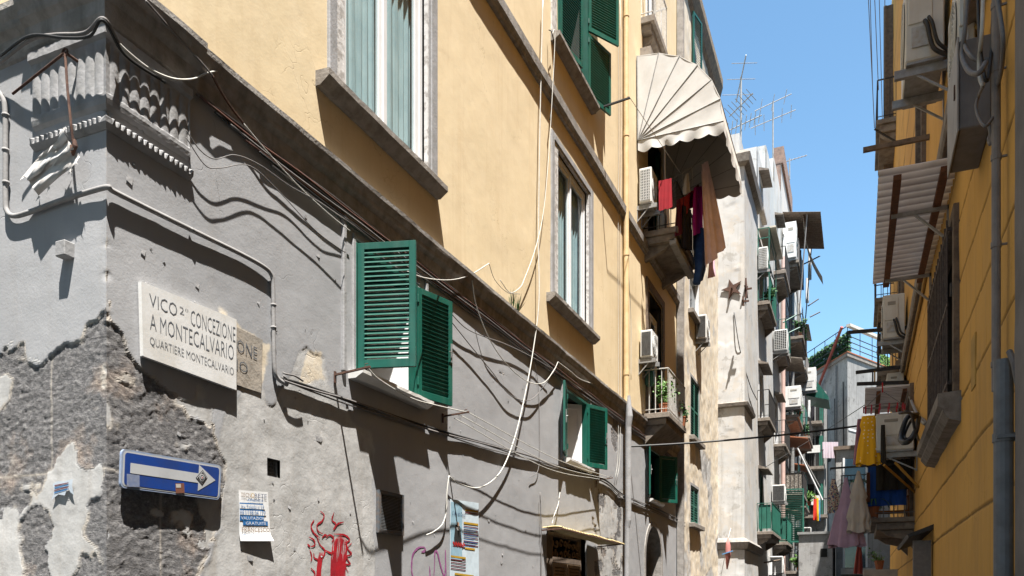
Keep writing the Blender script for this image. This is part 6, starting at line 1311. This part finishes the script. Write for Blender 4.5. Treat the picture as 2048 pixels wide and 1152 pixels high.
for i, (u0, v0, u1, v1, x) in enumerate(((1696, 665, 1765, 655, 17), (1712, 745, 1790, 730, 17), (1714, 768, 1790, 762, 16.5))):
    tag(MB().bar(PY(u0, v0, x), Vector((XR, x+.2, PY(u1, v1, x).z)), .05, .06).build('wall_bar', mIRON), ['topmost', 'middle', 'lowest'][i]+' dark bar sticking out against the grey end building', 'bar', 'bars sticking out of the ochre wall')
hang('grey rag hanging from the brackets of the second beige air conditioner', 'rag', PY(1755, 668, 17.2), PY(1762, 666, 17.2), .4, cloth('grey_rag', (.2, .17, .15)), 2, .03, 1.1)
hang('thin yellow strip hanging from the middle dark bar', 'ribbon', PY(1748, 742, 17), PY(1751, 742, 17), .25, yel, 1, .01, 1.)
hang('black strip hanging from the middle dark bar', 'ribbon', PY(1744, 742, 17), PY(1747, 742, 17), .25, cloth('black', (.02, .018, .025)), 1, .01, 1.)
# far washing
wh, tl = cloth('white', (.7, .7, .7)), cloth('teal', (.08, .35, .36)); rd = cloth('scarlet', (.6, .04, .02)); yy = cloth('yellow', (.75, .5, .02)); bb = cloth('sky_blue', (.12, .3, .55)); bk = cloth('black', (.02, .018, .025))
def fh(label, cat, u, v, w_, h, D, mt, fl=1.1, f=3):
    a = PD(u, v, D); b = PD(u+w_, v, D); return hang(label, cat, a, b, h/1614.*D, mt, f, .05, fl, n=16)
for args in (('red cloth in the far washing, left of the yellow one', 'cloth', 1627, 992, 6, 48, 44, rd), ('yellow cloth right of the red cloth in the far washing', 'cloth', 1633, 996, 4, 46, 44.2, yy), ('blue cloth at the right end of the far red and yellow washing', 'cloth', 1637, 1000, 3, 42, 44.4, bb), ('white bundle of small clothes above the far red cloth', 'cloth', 1615, 990, 12, 20, 44.6, wh),
             ('long teal towel hanging low over the far balconies', 'towel', 1628, 1086, 6, 58, 40, tl), ('white sheets drying at the very bottom of the far house', 'sheet', 1601, 1132, 18, 22, 40.4, wh), ('yellow cloth peeping out beside the teal towel', 'cloth', 1637, 1110, 6, 14, 40.5, yy), ('white garment right of the teal towel', 'garment', 1638, 1120, 6, 34, 40.6, wh),
             ('black washing at the foot of the white tower house', 'washing', 1552, 1118, 14, 16, 33, bk), ('white washing hanging from the lowest ledge of the white tower house', 'washing', 1534, 1124, 22, 26, 32.5, wh), ('blue and white washing high under the roof canopy', 'washing', 1603, 520, 5, 60, 42, bb), ('brown garment high under the roof canopy', 'garment', 1592, 505, 5, 42, 41.5, cloth('brown', (.2, .13, .1))),
             ('dark blue trousers hanging from the high balcony', 'trousers', 1599, 500, 4, 62, 41.8, cloth('denim', (.022, .045, .12))), ('long white sheet at the outer edge under the roof canopy', 'sheet', 1617, 490, 6, 70, 42.5, wh), ('pale sheet hanging over the plant balcony against the sky', 'sheet', 1612, 556, 6, 50, 43, wh), ('grey white trousers hanging from the slanting far pole', 'trousers', 1616, 800, 5, 34, 44, wh),
             ('dark socks and trousers right of the far grey trousers', 'trousers', 1624, 812, 4, 28, 44.1, bk), ('pale blue cloth on the line above the teal towel', 'cloth', 1640, 1078, 12, 14, 38, bb)):
    fh(*args)
pl = [((1592, 890), (1645, 1000), 42, 'long pale slanting pole across the far balconies', mWHITE), ((1605, 912), (1640, 975), 43, 'second pale slanting pole beside the long one', mGMET), ((1616, 612), (1637, 598), 42, 'upper thin rod sticking out from the plant balcony', mIRON), ((1620, 634), (1640, 624), 42, 'lower thin rod sticking out from the plant balcony', mIRON),
      ((1566, 645), (1593, 630), 36, 'green rod sticking out above the lower green balcony', mGREEN2), ((1573, 668), (1600, 655), 36, 'dark green rod below the green rod', mGREEN2), ((1604, 530), (1640, 512), 41, 'rod under the roof canopy carrying washing', mIRON), ((1500, 1130), (1560, 1120), 31, 'wooden pole with washing at the foot of the white tower', mTIMB), ((1612, 1090), (1700, 1078), 38, 'line pole above the teal towel', mGMET)]
for (a, b, D, lb, mt) in pl: tag(MB().tube([PD(*a, D), PD(*b, D)], .05 if mt is mWHITE else .035, 6).build('pole', mt), lb, 'pole')
for i, (s, z, x) in enumerate(((40.6, 14.0, XC+.8), (42, 14.0, XC+.85), (41, 10.3, XC+.7), (41, 2.9, XC+.7), (46.5, 10.3, XC+.7), (46.2, 6.6, XC+.9), (31, 12.3, XC+.3))):
    plant(['plant on the high far balcony, nearer one', 'plant on the high far balcony, further one', 'green plant in a pot on the far balcony above the cable', 'green plant on the lowest far balcony', 'small plant on the balcony beside the drainpipe', 'plant on the balcony above the striped cloth', 'small plant inside the green cage balcony'][i], (x, s, z), .6, .3, 200, .16, 50+i, mLEAF if i % 2 else mLEAF2)
hang('striped pink and white cloth over the far balcony rail', 'cloth', PD(1645, 884, 50), PD(1677, 884, 50), 1.0, cloth('stripes', (.6, .45, .5), (.5, .5, .55), 20), 6, .05, 1.)
t = thing('wind_sock', 'pink spindle shaped ornament with a blue bow hanging by the white tower', 'ornament', PY(1456, 1100, 26.0)); q = PY(1456, 1110, 26.0)
MB().tube([q+Vector((0, 0, .55)), q+Vector((0, 0, .3)), q, q-Vector((.03, 0, .45))], .1, 8, rr=[.015, .08, .09, .02]).build('body', cloth('pale_red', (.5, .2, .18)), t, smooth=True); MB().bar(q+Vector((-.16, -.09, .02)), q+Vector((.16, -.09, .12)), .06, .03).build('bow', bb, t); MB().tube([q+Vector((0, 0, .5)), (q.x, B_END, q.z+.9)], .01, 4).build('cord', mWCABLE, t)
# houses behind the viewer, across the side street
bk1 = thing('house_behind', 'rendered house across the side street behind the viewer', 'building', (-9, -.6, 0))
m = MB(); m.box((-14, -12, 0), (XL-.2, -.6, 14.6)); m.build('wall', mCONC, bk1)
for x in (-12.5, -9.5, -6.5):
    for z in (5.5, 9, 12.2): w_ = MB().box((x, -.6, z), (x+1.2, -.56, z+1.8)).build('window', mGREEN2, bk1)
MB().box((-14.2, -12, 14.6), (XL, -.5, 14.8)).build('roof', mTERR, bk1)
def plane(name, a, b, z, m):
    return MB().box((a[0], a[1], z-.3), (b[0], b[1], z)).build(name, m)
g = plane('ground', (-400, -200), (400, 600), -.02, M('far_ground', (.25, .24, .22), (.2, .19, .18), 1)); g['kind'] = 'structure'
g = plane('street', (XL, -20), (XR, 80), 0, M('basalt_paving', (.12, .115, .11), (.08, .08, .08), 3, .7)); g['kind'] = 'structure'
